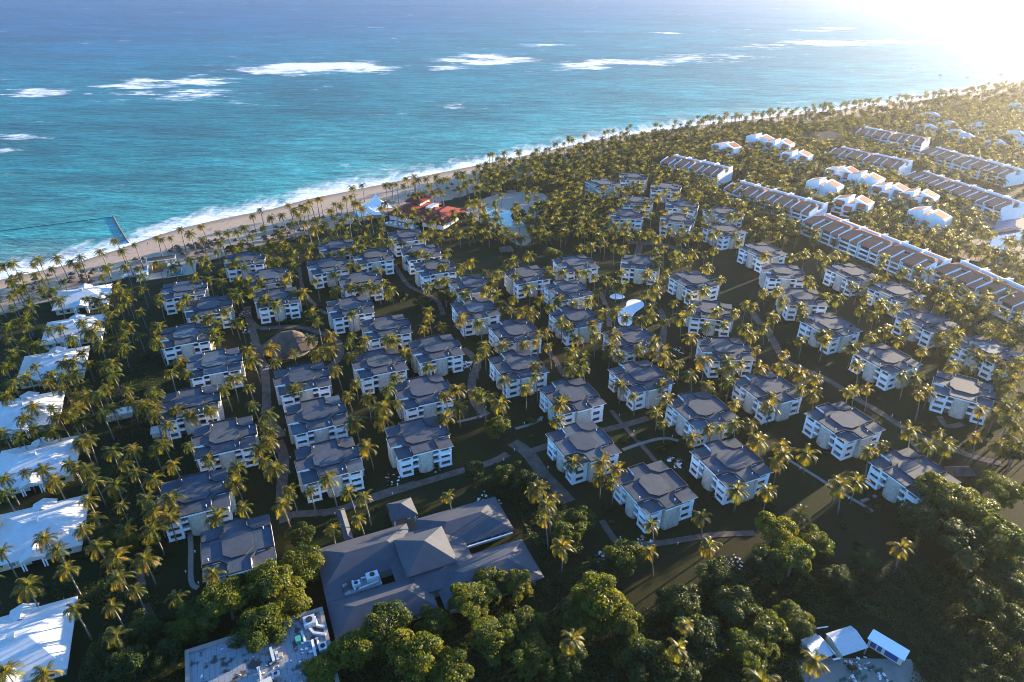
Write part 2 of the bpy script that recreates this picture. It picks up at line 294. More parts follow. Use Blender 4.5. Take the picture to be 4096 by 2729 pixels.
BEACH_PALMS = [[-251.8,337.1],[-250.2,331.2],[-242.8,339.0],[-231.6,341.0],[-224.5,348.3],[-225.1,365.3],[-213.8,350.4],[-211.7,359.8],[-203.3,369.8],[-199.9,367.9],[-195.8,370.0],[-196.4,384.4],[-187.8,377.3],[-185.8,389.0],[-176.9,368.5],[-172.0,378.8],[-166.5,378.9],[-161.7,381.1],[-159.8,387.5],[-232.5,334.1],[-160.8,420.1],[-161.7,408.1],[-149.6,406.1],[-144.0,409.8],[-145.6,429.3],[-138.8,419.6],[-136.0,427.1],[-132.1,423.4],[-133.4,436.2],[-133.7,411.3],[-130.1,441.5],[-128.4,442.9],[-115.9,420.2],[-116.3,432.8],[-112.0,430.3],[-111.8,444.8],[-102.6,411.0],[-111.8,467.3],[-108.8,448.9],[-104.0,435.7],[-101.3,434.5],[-106.3,473.4],[-96.2,423.3],[-84.8,426.1],[-90.0,475.4],[-86.0,475.5],[-82.7,477.1],[-77.3,474.3],[-77.2,489.7],[-72.5,496.3],[-68.7,488.4],[-70.9,480.6],[-62.9,490.2],[-58.8,473.4],[-56.7,496.8],[-52.0,487.4],[-46.8,490.7],[-61.4,457.3],[-63.7,454.5],[-54.5,457.6],[-49.5,460.5],[-66.2,454.4],[-39.6,494.1],[-36.1,497.5],[-33.3,481.8],[-30.0,488.1],[-23.1,439.5],[-125.7,397.7],[-117.6,387.0],[-113.6,395.8],[-110.9,407.2],[-89.3,410.2],[-74.5,422.7],[-68.7,410.8],[-56.5,408.8],[-54.7,460.4]]
UMBRELLAS = [[-194.9,387.0],[-192.6,385.0],[-191.6,389.2],[-189.0,386.6],[-190.4,382.6],[-188.6,391.3],[-185.8,389.3],[-187.3,383.6],[-184.4,381.7],[-185.4,393.5],[-182.8,390.9],[-180.7,387.4],[-181.4,383.8],[-182.1,395.7],[-179.0,397.9],[-169.7,395.5],[-164.9,394.5],[-160.8,389.4],[-157.7,386.9],[-152.2,398.1],[-147.3,397.7],[-141.9,400.0],[-136.3,399.6],[-185.0,374.3],[-182.6,376.8],[-202.0,376.8],[-164.0,410.4],[-158.7,412.8],[-154.4,401.8],[-152.0,418.7],[-148.0,418.8],[-148.8,411.9],[-149.6,404.1],[-145.8,407.5],[-144.2,414.3],[-140.6,408.8],[-145.7,423.6],[-142.1,427.3],[-139.6,425.0],[-139.1,429.8],[-130.8,434.9],[-127.7,431.3],[-126.7,437.5],[-129.6,425.2],[-132.2,413.5],[-135.4,413.4],[-125.9,404.7],[-121.7,441.4],[-117.7,442.8],[-75.9,485.3],[-73.3,486.9],[-64.5,494.7],[-55.7,501.2],[-49.3,504.5],[-44.1,498.4],[-40.1,495.5],[-51.1,492.1],[-47.2,514.2],[-236.5,347.1],[-234.6,341.6],[-231.8,337.9],[-230.3,333.8],[-241.2,343.5],[-238.4,338.5],[-236.4,333.7],[-229.8,340.4],[-231.1,345.5],[-231.9,348.9],[-225.3,333.9],[-257.1,336.5],[-253.5,331.7],[-252.6,341.6],[-263.9,326.7],[-271.0,339.5],[-216.5,364.6],[-212.2,365.6],[-250.4,325.4],[-255.5,320.7]]
CAPS = [[-202.1,382.5],[-201.8,385.5],[-198.6,381.5],[-195.8,377.7],[-193.5,375.3]]
PATHS = [[3.4,[[-134.4,310.9],[-130.3,299.8],[-121.6,281.9],[-113.9,265.6],[-106.0,249.7],[-99.9,232.2],[-96.8,221.6]]],[3.6,[[-98.3,227.5],[-96.7,221.0],[-93.2,213.5],[-88.9,209.5],[-85.6,204.2]]],[3.6,[[-86.2,202.2],[-82.1,194.9],[-79.8,187.9],[-78.1,179.6],[-76.0,171.8],[-72.8,164.4],[-71.5,160.8]]],[3.0,[[-73.8,162.1],[-70.4,164.4],[-61.1,165.1],[-55.5,166.1],[-48.3,171.8],[-32.4,179.6]]],[3.0,[[-61.0,164.7],[-53.4,167.7],[-44.2,172.7],[-30.7,179.8],[-19.7,185.2],[-6.6,190.9],[-1.2,195.9]]],[3.2,[[-129.2,297.4],[-121.5,287.2],[-110.7,289.9],[-99.6,289.5],[-90.3,284.0],[-83.4,280.5],[-77.8,271.1],[-76.4,259.9],[-80.3,252.4]]],[2.0,[[-122.0,361.3],[-114.9,339.1],[-108.0,323.5],[-99.7,311.9],[-92.5,303.6]]],[2.6,[[-68.5,366.3],[-61.5,348.7],[-56.4,337.2],[-50.1,331.0],[-38.2,320.5],[-36.0,310.4],[-34.0,303.4]]],[3.6,[[-22.7,271.0],[-16.7,263.2],[-14.6,255.7],[-16.9,248.4],[-16.6,235.6],[-14.3,226.1],[-9.6,219.4]]],[1.4,[[-21.0,214.8],[-15.1,217.1],[-9.6,220.1]]],[2.4,[[16.0,269.7],[20.1,260.1],[21.5,250.9],[24.6,247.0]]],[1.6,[[-5.2,321.0],[1.8,306.0],[3.4,300.1]]],[5.0,[[0.6,202.6],[6.2,196.7],[9.3,189.7],[11.3,184.3],[15.1,178.5],[19.3,171.1]]],[3.0,[[6.2,196.7],[13.8,200.9],[37.6,211.4],[44.8,214.3],[53.4,218.6]]],[1.8,[[39.6,223.5],[42.5,215.1],[47.9,202.6],[52.1,191.7]]],[1.5,[[40.8,198.7],[47.9,202.6],[57.6,206.5],[62.4,204.3]]],[1.8,[[16.7,269.9],[19.2,262.1],[21.9,250.5],[24.4,246.5]]],[1.4,[[1.6,210.8],[9.5,214.6],[12.1,218.8]]],[2.2,[[29.4,162.9],[31.5,156.3],[34.1,152.1],[38.1,152.7],[46.1,153.3],[56.4,155.6],[64.8,157.3],[77.0,158.0]]],[3.2,[[121.0,307.5],[122.8,289.0],[121.7,271.0],[122.4,261.0],[127.9,255.7],[136.0,246.7],[141.3,232.5],[145.9,225.4],[150.2,215.3],[154.5,207.4],[160.1,204.4],[167.4,196.4],[175.9,193.0]]],[1.6,[[150.2,215.3],[149.7,206.6],[149.7,199.1]]],[1.3,[[100.3,193.3],[105.8,185.9],[111.4,177.4],[116.2,171.6],[118.6,168.0]]],[1.2,[[116.6,172.7],[123.1,175.7]]],[5.0,[[71.3,403.7],[80.9,402.8],[90.5,402.0],[105.8,390.7]]],[4.0,[[79.2,402.8],[76.4,390.0],[73.6,381.8]]],[2.6,[[47.0,331.5],[47.8,319.5],[48.5,308.2],[47.2,292.9]]],[3.0,[[71.1,329.3],[74.0,318.8],[75.7,306.3],[74.1,294.6],[70.0,277.1]]],[3.4,[[121.3,310.0],[121.2,300.4],[123.3,284.7],[121.7,270.1],[121.9,260.4]]],[1.5,[[-100.1,156.4],[-97.5,151.1],[-94.5,143.6],[-92.0,137.5],[-90.3,135.2],[-88.6,134.6]]],[2.2,[[-109.0,141.8],[-105.4,135.8],[-99.9,127.1],[-95.2,122.3]]],[2.4,[[168.9,221.6],[167.3,214.0],[175.2,216.6]]]]
COAST = [[-270.2,348.9],[-250.9,366.5],[-237.8,385.3],[-226.5,406.5],[-214.4,423.1],[-193.4,442.8],[-169.5,460.5],[-151.0,482.0],[-129.6,499.0],[-109.8,514.8],[-79.6,538.8],[-46.9,564.7],[-11.5,592.9],[27.3,625.2],[70.0,662.3],[102.1,686.4],[139.7,706.4],[190.3,736.0],[242.9,761.3],[298.8,788.1],[358.3,816.8],[421.9,847.3],[491.3,882.9],[571.4,930.5],[715.2,1020.7]]
FOAM = [[-576.0,882.0,26.0,1.0],[-382.0,887.0,34.0,1.0],[-471.0,951.0,55.0,0.8],[-431.0,980.0,44.0,0.9],[-318.0,1083.0,49.0,1.3],[-281.0,1121.0,57.0,1.3],[-222.0,1089.0,42.0,1.2],[-343.0,1126.0,22.0,1.2],[-120.0,1109.0,35.0,0.8],[-58.0,1192.0,46.0,1.2],[-39.0,1245.0,32.0,1.1],[-2.0,1221.0,31.0,1.0],[38.0,1400.0,45.0,0.7],[108.0,1155.0,37.0,1.0],[167.0,1192.0,46.0,1.0],[234.0,1211.0,46.0,0.9],[309.0,1258.0,48.0,0.9],[373.0,1273.0,41.0,0.8],[668.0,1734.0,44.0,0.7],[758.0,1782.0,34.0,0.7],[333.0,1657.0,16.0,1.0],[492.0,1435.0,46.0,0.8],[625.0,1495.0,67.0,0.9],[772.0,1529.0,78.0,0.9],[912.0,1541.0,78.0,0.9],[1062.0,1608.0,61.0,0.9],[-472.0,658.0,11.0,1.0],[-449.0,610.0,8.0,0.8],[-445.0,659.0,6.0,0.7],[-72.0,834.0,8.0,0.6],[-263.0,923.0,11.0,0.6],[-501.0,942.0,24.0,0.6]]
POOL = [[-20.3,468.9],[-16.9,462.7],[-1.3,461.5],[-2.3,450.8],[0.8,440.5],[10.8,444.3],[9.2,435.0],[3.3,430.7],[-3.6,428.5],[-9.6,434.5],[-15.4,447.4]]
PLAZA = [[-37.0,460.5],[-18.5,494.2],[0.1,505.5],[27.4,502.7],[25.7,462.3],[12.3,443.8],[15.9,426.8],[10.5,398.2],[2.2,395.5],[-5.3,415.5],[-16.4,431.5],[-24.6,439.8]]
ISLAND = [[-1.8,453.8],[4.4,458.6],[11.0,452.7],[10.3,443.7],[4.3,440.6],[-0.7,443.4]]
WPOOL = [[59.4,321.7],[64.3,323.8],[68.0,321.2],[68.0,316.1],[65.4,312.3],[62.0,308.5],[58.7,301.2],[59.1,296.6],[55.9,293.1],[51.9,295.3],[52.5,304.7],[54.6,312.0],[58.4,314.6]]
WPOOL2 = [[51.3,327.5],[54.6,330.3],[59.1,328.3],[59.2,325.0],[55.5,322.9],[51.2,324.2]]
HOTELS = [[129.2,568.4,166.1,531.5],[163.4,497.4,205.8,445.1],[197.7,427.7,235.7,351.1],[243.0,351.3,260.1,301.3],[335.5,678.5,377.0,637.1],[281.4,602.3,318.7,555.4],[314.9,530.5,342.5,453.5],[364.4,605.5,394.5,533.2]]
VILLAS = [[186.9,611.2],[227.9,644.5],[238.0,623.9],[239.5,584.1],[231.8,502.9],[235.0,460.9],[258.2,535.6],[271.0,521.9],[275.0,491.6],[288.2,476.8],[275.3,437.2]]
FARROOFS = [[418.7,715.7],[435.0,691.4],[478.3,726.9],[434.9,675.7],[449.7,651.3],[492.2,688.4],[581.6,830.1],[453.8,775.4],[449.4,731.5],[479.3,662.3]]
PPOOL = [[322.8,466.7],[328.3,464.8],[323.6,454.6],[328.7,451.8],[339.4,455.1],[345.7,453.3],[335.2,437.8],[335.2,428.7],[325.1,412.8],[309.7,404.2],[297.3,392.7],[294.0,383.5],[289.8,383.4],[301.7,412.2],[296.5,417.2],[309.6,424.4],[314.4,433.5],[321.9,437.4],[324.1,443.1],[319.0,446.7],[315.0,452.4]]
BOATS = [[634,1170],[629,1127],[638,1096],[664,1072],[733,1101]]
ROPE = [[-327.0,413.9],[-298.8,427.5],[-269.3,442.2],[-256.4,423.7],[-236.3,395.7]]
PEOPLE = [[-222.7,392.4],[150.3,215.6],[102.4,191.8]]
# ------------------------------------------------------------------ materials
def b_roof(nt, b):
    g = N(nt); co = g.coord(); r = g.rnd()
    base = g.ramp(r, (0.0, (0.036, 0.050, 0.072)), (0.35, (0.050, 0.060, 0.078)), (0.7, (0.068, 0.072, 0.082)), (0.93, (0.050, 0.064, 0.090)), (1.0, (0.075, 0.110, 0.135)))
    n1 = g.noise(co, 0.35, 4); n2 = g.noise(co, 6.0, 3)
    c = g.mix(g.ramp(n1, (0.35, 0.75), (0.7, 1.2)), (0, 0, 0), base, 'MIX')
    c = g.mix(1.0, base, g.ramp(n1, (0.3, 0.72), (0.7, 1.15)), 'MULTIPLY')
    c = g.mix(1.0, c, g.ramp(n2, (0.3, 0.8), (0.7, 1.15)), 'MULTIPLY')
    br = g.n('ShaderNodeTexBrick'); g.l(co, br.inputs['Vector'])
    br.inputs['Scale'].default_value = 1.0; br.inputs['Brick Width'].default_value = 5.0; br.inputs['Row Height'].default_value = 0.95
    br.inputs['Mortar Size'].default_value = 0.03
    c = g.mix(g.math('MULTIPLY', br.outputs['Fac'], 0.55), c, (0.016, 0.018, 0.022))
    patch = g.ramp(g.noise(g.mapping(co, (0.16, 0.16, 0.16)), 1.0, 2), (0.66, 0.0), (0.68, 0.8))
    c = g.mix(patch, c, (0.014, 0.017, 0.022))
    light = g.ramp(g.noise(g.mapping(co, (0.13, 0.2, 0.2)), 1.3, 2), (0.24, 0.6), (0.3, 0.0))
    c = g.mix(light, c, (0.11, 0.10, 0.09))
    g.l(c, b.inputs['Base Color']); g.l(g.bump(n2, 0.03, 0.5), b.inputs['Normal'])
M_ROOF = mat('shingle_roof', (0.1, 0.1, 0.1), 0.75, 0.35, b_roof)
M_EDGE = mat('roof_edging', (0.030, 0.032, 0.038), 0.8)

def b_white(nt, b):
    g = N(nt); co = g.coord()
    n = g.noise(g.mapping(co, (0.8, 0.8, 0.25)), 1.2, 4)
    c = g.mix(g.ramp(n, (0.50, 0.0), (0.75, 0.6)), (0.88, 0.88, 0.88), (0.70, 0.66, 0.60))
    g.l(c, b.inputs['Base Color'])
M_WHITE = mat('white_plaster', (0.8, 0.8, 0.78), 0.7, 0.2, b_white)

def b_stone(nt, b):
    g = N(nt); co = g.coord()
    sep = g.n('ShaderNodeSeparateXYZ'); g.l(co, sep.inputs[0])
    cmb = g.n('ShaderNodeCombineXYZ')
    g.l(g.math('ADD', sep.outputs[0], sep.outputs[1]), cmb.inputs[0]); g.l(sep.outputs[2], cmb.inputs[1])
    br = g.n('ShaderNodeTexBrick'); g.l(cmb.outputs[0], br.inputs['Vector'])
    br.inputs['Scale'].default_value = 1.0; br.inputs['Brick Width'].default_value = 0.7; br.inputs['Row Height'].default_value = 0.36; br.inputs['Mortar Size'].default_value = 0.03
    br.inputs['Color1'].default_value = (0.60, 0.54, 0.46, 1); br.inputs['Color2'].default_value = (0.55, 0.48, 0.39, 1); br.inputs['Mortar'].default_value = (0.40, 0.34, 0.27, 1)
    n = g.noise(co, 1.6, 5)
    c = g.mix(g.ramp(n, (0.45, 0.0), (0.7, 0.75)), br.outputs['Color'], (0.72, 0.69, 0.64))
    st = g.noise(g.mapping(co, (0.55, 0.55, 0.09)), 1.0, 4)
    c = g.mix(g.ramp(st, (0.5, 0.0), (0.62, 0.6)), c, (0.30, 0.20, 0.10))
    low = g.ramp(sep.outputs[2], (0.0, 0.75), (0.9, 0.0))
    c = g.mix(g.math('MULTIPLY', low, n), c, (0.22, 0.15, 0.09))
    g.l(c, b.inputs['Base Color'])
    g.l(g.bump(g.math('ADD', g.math('MULTIPLY', br.outputs['Fac'], -1.0), n), 0.05, 0.6), b.inputs['Normal'])
M_STONE = mat('coral_stone', (0.6, 0.52, 0.42), 0.85, 0.2, b_stone)

def b_pane(nt, b):
    g = N(nt); r = g.rnd()
    c = g.ramp(r, (0.0, (0.025, 0.028, 0.03)), (0.55, (0.05, 0.05, 0.05)), (0.75, (0.13, 0.11, 0.10)), (0.9, (0.09, 0.06, 0.045)), (1.0, (0.28, 0.25, 0.22)))
    n = g.noise(g.coord(), 1.6, 3)
    g.l(g.mix(1.0, c, g.ramp(n, (0.3, 0.45), (0.7, 1.5)), 'MULTIPLY'), b.inputs['Base Color'])
M_PANE = mat('window_interior', (0.05, 0.05, 0.05), 0.35, 0.4, b_pane)

def b_grass(nt, b):
    g = N(nt); p = g.pos()
    n1 = g.noise(p, 0.03, 4); n2 = g.noise(p, 0.9, 4); n3 = g.noise(p, 5.0, 2)
    c = g.mix(g.ramp(n1, (0.35, 0.0), (0.65, 1.0)), (0.012, 0.026, 0.004), (0.028, 0.026, 0.008))
    c = g.mix(g.ramp(n2, (0.45, 0.0), (0.75, 0.8)), c, (0.018, 0.012, 0.007))
    c = g.mix(1.0, c, g.ramp(n3, (0.3, 0.35), (0.7, 1.6)), 'MULTIPLY')
    sn = g.noise(p, 0.4, 3)
    sand = g.mix(g.ramp(sn, (0.3, 0.0), (0.7, 1.0)), (0.46, 0.34, 0.245), (0.37, 0.265, 0.185))
    weed = g.ramp(g.noise(g.mapping(p, (0.05, 0.05, 1), (0, 0, -0.75)), 3.0, 4), (0.62, 0.0), (0.68, 0.5))
    sand = g.mix(weed, sand, (0.14, 0.08, 0.045))
    f = g.ramp(g.math('ADD', g.attr('sand'), g.math('MULTIPLY', g.math('SUBTRACT', g.noise(p, 0.12, 4), 0.5), 0.9)), (0.42, 0.0), (0.58, 1.0))
    c = g.mix(f, c, sand)
    wet = g.ramp(g.attr('wet'), (0.0, 0.0), (1.0, 0.7))
    c = g.mix(wet, c, (0.17, 0.125, 0.09))
    g.l(c, b.inputs['Base Color']); g.l(g.bump(n3, 0.08, 0.4), b.inputs['Normal'])
M_GROUND = mat('lawn_and_sand', (0.05, 0.05, 0.02), 0.9, 0.15, b_grass)

def b_sand(nt, b):
    g = N(nt); p = g.pos(); n = g.noise(p, 0.5, 4)
    g.l(g.mix(n, (0.46, 0.37, 0.28), (0.34, 0.265, 0.20)), b.inputs['Base Color'])
M_SAND = mat('pale_sand', (0.6, 0.5, 0.4), 0.9, 0.15, b_sand)

def b_path(nt, b):
    g = N(nt); p = g.pos()
    br = g.n('ShaderNodeTexBrick'); g.l(g.mapping(p, (1, 1, 1), (0, 0, 0.6)), br.inputs['Vector'])
    br.inputs['Scale'].default_value = 1.0; br.inputs['Brick Width'].default_value = 0.5; br.inputs['Row Height'].default_value = 0.25; br.inputs['Mortar Size'].default_value = 0.02
    br.inputs['Color1'].default_value = (0.16, 0.112, 0.085, 1); br.inputs['Color2'].default_value = (0.12, 0.088, 0.07, 1); br.inputs['Mortar'].default_value = (0.08, 0.06, 0.05, 1)
    n = g.noise(p, 0.35, 4)
    c = g.mix(1.0, br.outputs['Color'], g.ramp(n, (0.3, 0.65), (0.7, 1.4)), 'MULTIPLY')
    g.l(c, b.inputs['Base Color'])
M_PATH = mat('brick_paving', (0.17, 0.13, 0.1), 0.85, 0.2, b_path)
def b_conc(nt, b):
    g = N(nt); p = g.pos(); n = g.noise(p, 0.6, 5)
    g.l(g.mix(n, (0.30, 0.27, 0.24), (0.17, 0.155, 0.135)), b.inputs['Base Color'])
M_CONC = mat('concrete', (0.3, 0.28, 0.26), 0.85, 0.2, b_conc)

def leafmat(name, c1, c2, c3, trans=0.45, seed_scale=0.9):
    m = bpy.data.materials.new(name); m.use_nodes = True
    nt = m.node_tree; nt.nodes.clear(); g = N(nt)
    out = g.n('ShaderNodeOutputMaterial')
    co = g.coord(); n = g.noise(co, seed_scale, 2); r = g.rnd()
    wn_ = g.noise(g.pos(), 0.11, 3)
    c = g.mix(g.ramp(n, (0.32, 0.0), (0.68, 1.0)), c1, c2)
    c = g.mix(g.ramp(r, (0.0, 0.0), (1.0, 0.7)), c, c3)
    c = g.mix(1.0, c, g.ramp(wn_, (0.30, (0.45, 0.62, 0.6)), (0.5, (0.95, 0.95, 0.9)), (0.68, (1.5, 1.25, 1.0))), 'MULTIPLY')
    d = g.n('ShaderNodeBsdfPrincipled'); g.l(c, d.inputs['Base Color']); d.inputs['Roughness'].default_value = 0.5
    d.inputs['Specular IOR Level'].default_value = 0.35
    t = g.n('ShaderNodeBsdfTranslucent')
    tc = g.mix(1.0, c, (3.4, 2.7, 0.7), 'MULTIPLY'); g.l(tc, t.inputs['Color'])
    mx = g.n('ShaderNodeMixShader'); mx.inputs[0].default_value = trans
    g.l(d.outputs[0], mx.inputs[1]); g.l(t.outputs[0], mx.inputs[2]); g.l(mx.outputs[0], out.inputs[0])
    MATS[name] = m
    return m
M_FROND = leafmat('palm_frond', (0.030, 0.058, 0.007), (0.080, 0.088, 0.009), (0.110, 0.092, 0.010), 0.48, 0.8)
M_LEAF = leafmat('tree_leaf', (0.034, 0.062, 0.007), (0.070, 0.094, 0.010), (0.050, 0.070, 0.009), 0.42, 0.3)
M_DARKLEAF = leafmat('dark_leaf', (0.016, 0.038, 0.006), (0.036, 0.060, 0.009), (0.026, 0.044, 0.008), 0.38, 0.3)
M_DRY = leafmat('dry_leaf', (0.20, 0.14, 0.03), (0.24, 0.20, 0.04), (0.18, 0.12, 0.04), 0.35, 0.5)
def b_bark(nt, b):
    g = N(nt); co = g.coord(); n = g.noise(g.mapping(co, (1, 1, 3)), 2.5, 3)
    g.l(g.mix(n, (0.10, 0.085, 0.07), (0.30, 0.25, 0.20)), b.inputs['Base Color'])
M_BARK = mat('palm_bark', (0.2, 0.17, 0.14), 0.9, 0.1, b_bark)

def b_thatch(nt, b):
    g = N(nt); co = g.coord(); n = g.noise(g.mapping(co, (3, 3, 0.8)), 2.0, 5); n2 = g.noise(co, 0.4, 3)
    c = g.mix(n, (0.06, 0.045, 0.036), (0.16, 0.12, 0.095))
    c = g.mix(1.0, c, g.ramp(n2, (0.3, 0.75), (0.7, 1.2)), 'MULTIPLY')
    g.l(c, b.inputs['Base Color']); g.l(g.bump(n, 0.15, 0.8), b.inputs['Normal'])
M_THATCH = mat('thatch', (0.18, 0.14, 0.11), 0.95, 0.1, b_thatch)
def b_wroof(nt, b):
    g = N(nt); co = g.coord()
    w = g.n('ShaderNodeTexWave'); g.l(co, w.inputs['Vector']); w.bands_direction = 'Y'; w.wave_profile = 'SAW'
    w.inputs['Scale'].default_value = 0.36; w.inputs['Distortion'].default_value = 0.0
    n = g.noise(co, 0.5, 4)
    c = g.mix(g.ramp(n, (0.4, 0.0), (0.75, 0.5)), (0.58, 0.59, 0.59), (0.43, 0.425, 0.41))
    c = g.mix(g.ramp(w.outputs['Fac'], (0.93, 0.0), (0.97, 0.55)), c, (0.3, 0.3, 0.3))
    g.l(c, b.inputs['Base Color']); g.l(g.bump(w.outputs['Fac'], 0.04, 0.5), b.inputs['Normal'])
M_WROOF = mat('white_roof', (0.75, 0.75, 0.74), 0.5, 0.4, b_wroof)
def b_tile(nt, b):
    g = N(nt); co = g.coord()
    w = g.n('ShaderNodeTexWave'); g.l(co, w.inputs['Vector']); w.bands_direction = 'X'
    w.inputs['Scale'].default_value = 1.3
    n = g.noise(co, 1.2, 4)
    c = g.mix(n, (0.42, 0.115, 0.055), (0.54, 0.19, 0.10))
    c = g.mix(1.0, c, g.ramp(w.outputs['Fac'], (0.0, 0.7), (0.6, 1.1)), 'MULTIPLY')
    g.l(c, b.inputs['Base Color']); g.l(g.bump(w.outputs['Fac'], 0.08, 0.6), b.inputs['Normal'])
M_TILE = mat('red_tile', (0.3, 0.1, 0.06), 0.8, 0.2, b_tile)
def b_redroof(nt, b):
    g = N(nt); co = g.coord(); n = g.noise(co, 3.0, 4)
    g.l(g.mix(n, (0.17, 0.026, 0.019), (0.25, 0.05, 0.034)), b.inputs['Base Color'])
M_REDROOF = mat('red_shingle', (0.2, 0.04, 0.03), 0.8, 0.2, b_redroof)
def b_slate(nt, b):
    g = N(nt); co = g.coord(); n = g.noise(co, 8.0, 3); n2 = g.noise(co, 0.3, 3)
    c = g.mix(n, (0.052, 0.056, 0.070), (0.085, 0.085, 0.098))
    c = g.mix(1.0, c, g.ramp(n2, (0.3, 0.85), (0.7, 1.12)), 'MULTIPLY')
    g.l(c, b.inputs['Base Color']); g.l(g.bump(n, 0.03, 0.5), b.inputs['Normal'])
M_SLATE = mat('dark_shingle', (0.1, 0.1, 0.11), 0.7, 0.35, b_slate)
def b_metal(nt, b):
    g = N(nt); co = g.coord(); n = g.noise(co, 1.5, 4)
    g.l(g.mix(n, (0.62, 0.64, 0.66), (0.42, 0.43, 0.45)), b.inputs['Base Color'])
M_METAL = mat('galvanised', (0.6, 0.62, 0.64), 0.45, 0.5, b_metal, 0.3)
def b_flat(nt, b):
    g = N(nt); co = g.coord(); n = g.noise(co, 0.25, 5); n2 = g.noise(co, 2.0, 4)
    br = g.n('ShaderNodeTexBrick'); g.l(co, br.inputs['Vector']); br.inputs['Scale'].default_value = 1.0
    br.inputs['Brick Width'].default_value = 1.3; br.inputs['Row Height'].default_value = 6.5; br.inputs['Mortar Size'].default_value = 0.05
    c = g.mix(n2, (0.17, 0.185, 0.205), (0.28, 0.295, 0.315))
    c = g.mix(g.math('MULTIPLY', br.outputs['Fac'], 0.8), c, (0.09, 0.09, 0.10))
    g.l(g.mix(g.ramp(n, (0.52, 0.0), (0.58, 0.9)), c, (0.05, 0.035, 0.025)), b.inputs['Base Color'])
M_FLAT = mat('membrane_roof', (0.35, 0.36, 0.38), 0.8, 0.3, b_flat)
M_CREAM = mat('cream_wall', (0.55, 0.50, 0.42), 0.8, 0.2)
M_ORANGE = mat('ochre_wall', (0.50, 0.26, 0.05), 0.8, 0.2)
M_WOOD = mat('weathered_wood', (0.16, 0.11, 0.08), 0.8, 0.2)
M_DARK = mat('dark_void', (0.02, 0.02, 0.022), 0.6, 0.3)
M_FABRIC = mat('white_fabric', (0.82, 0.83, 0.83), 0.6, 0.2)
M_TEAL = mat('green_paint', (0.05, 0.30, 0.22), 0.6, 0.3)
M_BENCH = mat('dark_green_paint', (0.02, 0.10, 0.07), 0.6, 0.3)
M_BLUE = mat('blue_paint', (0.01, 0.06, 0.22), 0.5, 0.3)
M_BOX = mat('cardboard', (0.45, 0.34, 0.22), 0.9, 0.1)
M_SKIN = mat('skin', (0.30, 0.16, 0.10), 0.6, 0.3)
M_SHIRT = mat('white_shirt', (0.75, 0.75, 0.75), 0.8, 0.2)
M_REDCLOTH = mat('red_cloth', (0.45, 0.05, 0.03), 0.8, 0.2)
def b_debris(nt, b):
    g = N(nt); p = g.n('ShaderNodeNewGeometry').outputs['Random Per Island']
    c = g.ramp(p, (0.0, (0.75, 0.75, 0.73)), (0.4, (0.7, 0.7, 0.72)), (0.45, (0.32, 0.22, 0.14)), (0.75, (0.42, 0.30, 0.2)), (0.8, (0.10, 0.08, 0.07)), interp='CONSTANT')
    g.l(c, b.inputs['Base Color'])
M_DEBRIS = mat('rubble', (0.5, 0.45, 0.4), 0.85, 0.2, b_debris)

def b_pool(col):
    def f(nt, b):
        g = N(nt); p = g.pos(); n = g.noise(p, 0.25, 3)
        g.l(g.mix(n, tuple(c * 0.8 for c in col), tuple(min(1, c * 1.2) for c in col)), b.inputs['Base Color'])
        g.l(g.bump(g.noise(p, 1.5, 2), 0.03, 0.3), b.inputs['Normal'])
    return f
M_POOL = mat('green_pool_water', (0.30, 0.44, 0.36), 0.08, 0.5, b_pool((0.30, 0.44, 0.36)))
M_PPOOL = mat('violet_pool_water', (0.10, 0.09, 0.20), 0.06, 0.6, b_pool((0.10, 0.09, 0.20)))
M_WPOOL = mat('white_pool_lining', (0.8, 0.81, 0.82), 0.6, 0.3)
M_POOLEDGE = mat('pale_pool_edge', (0.66, 0.62, 0.56), 0.8, 0.2)

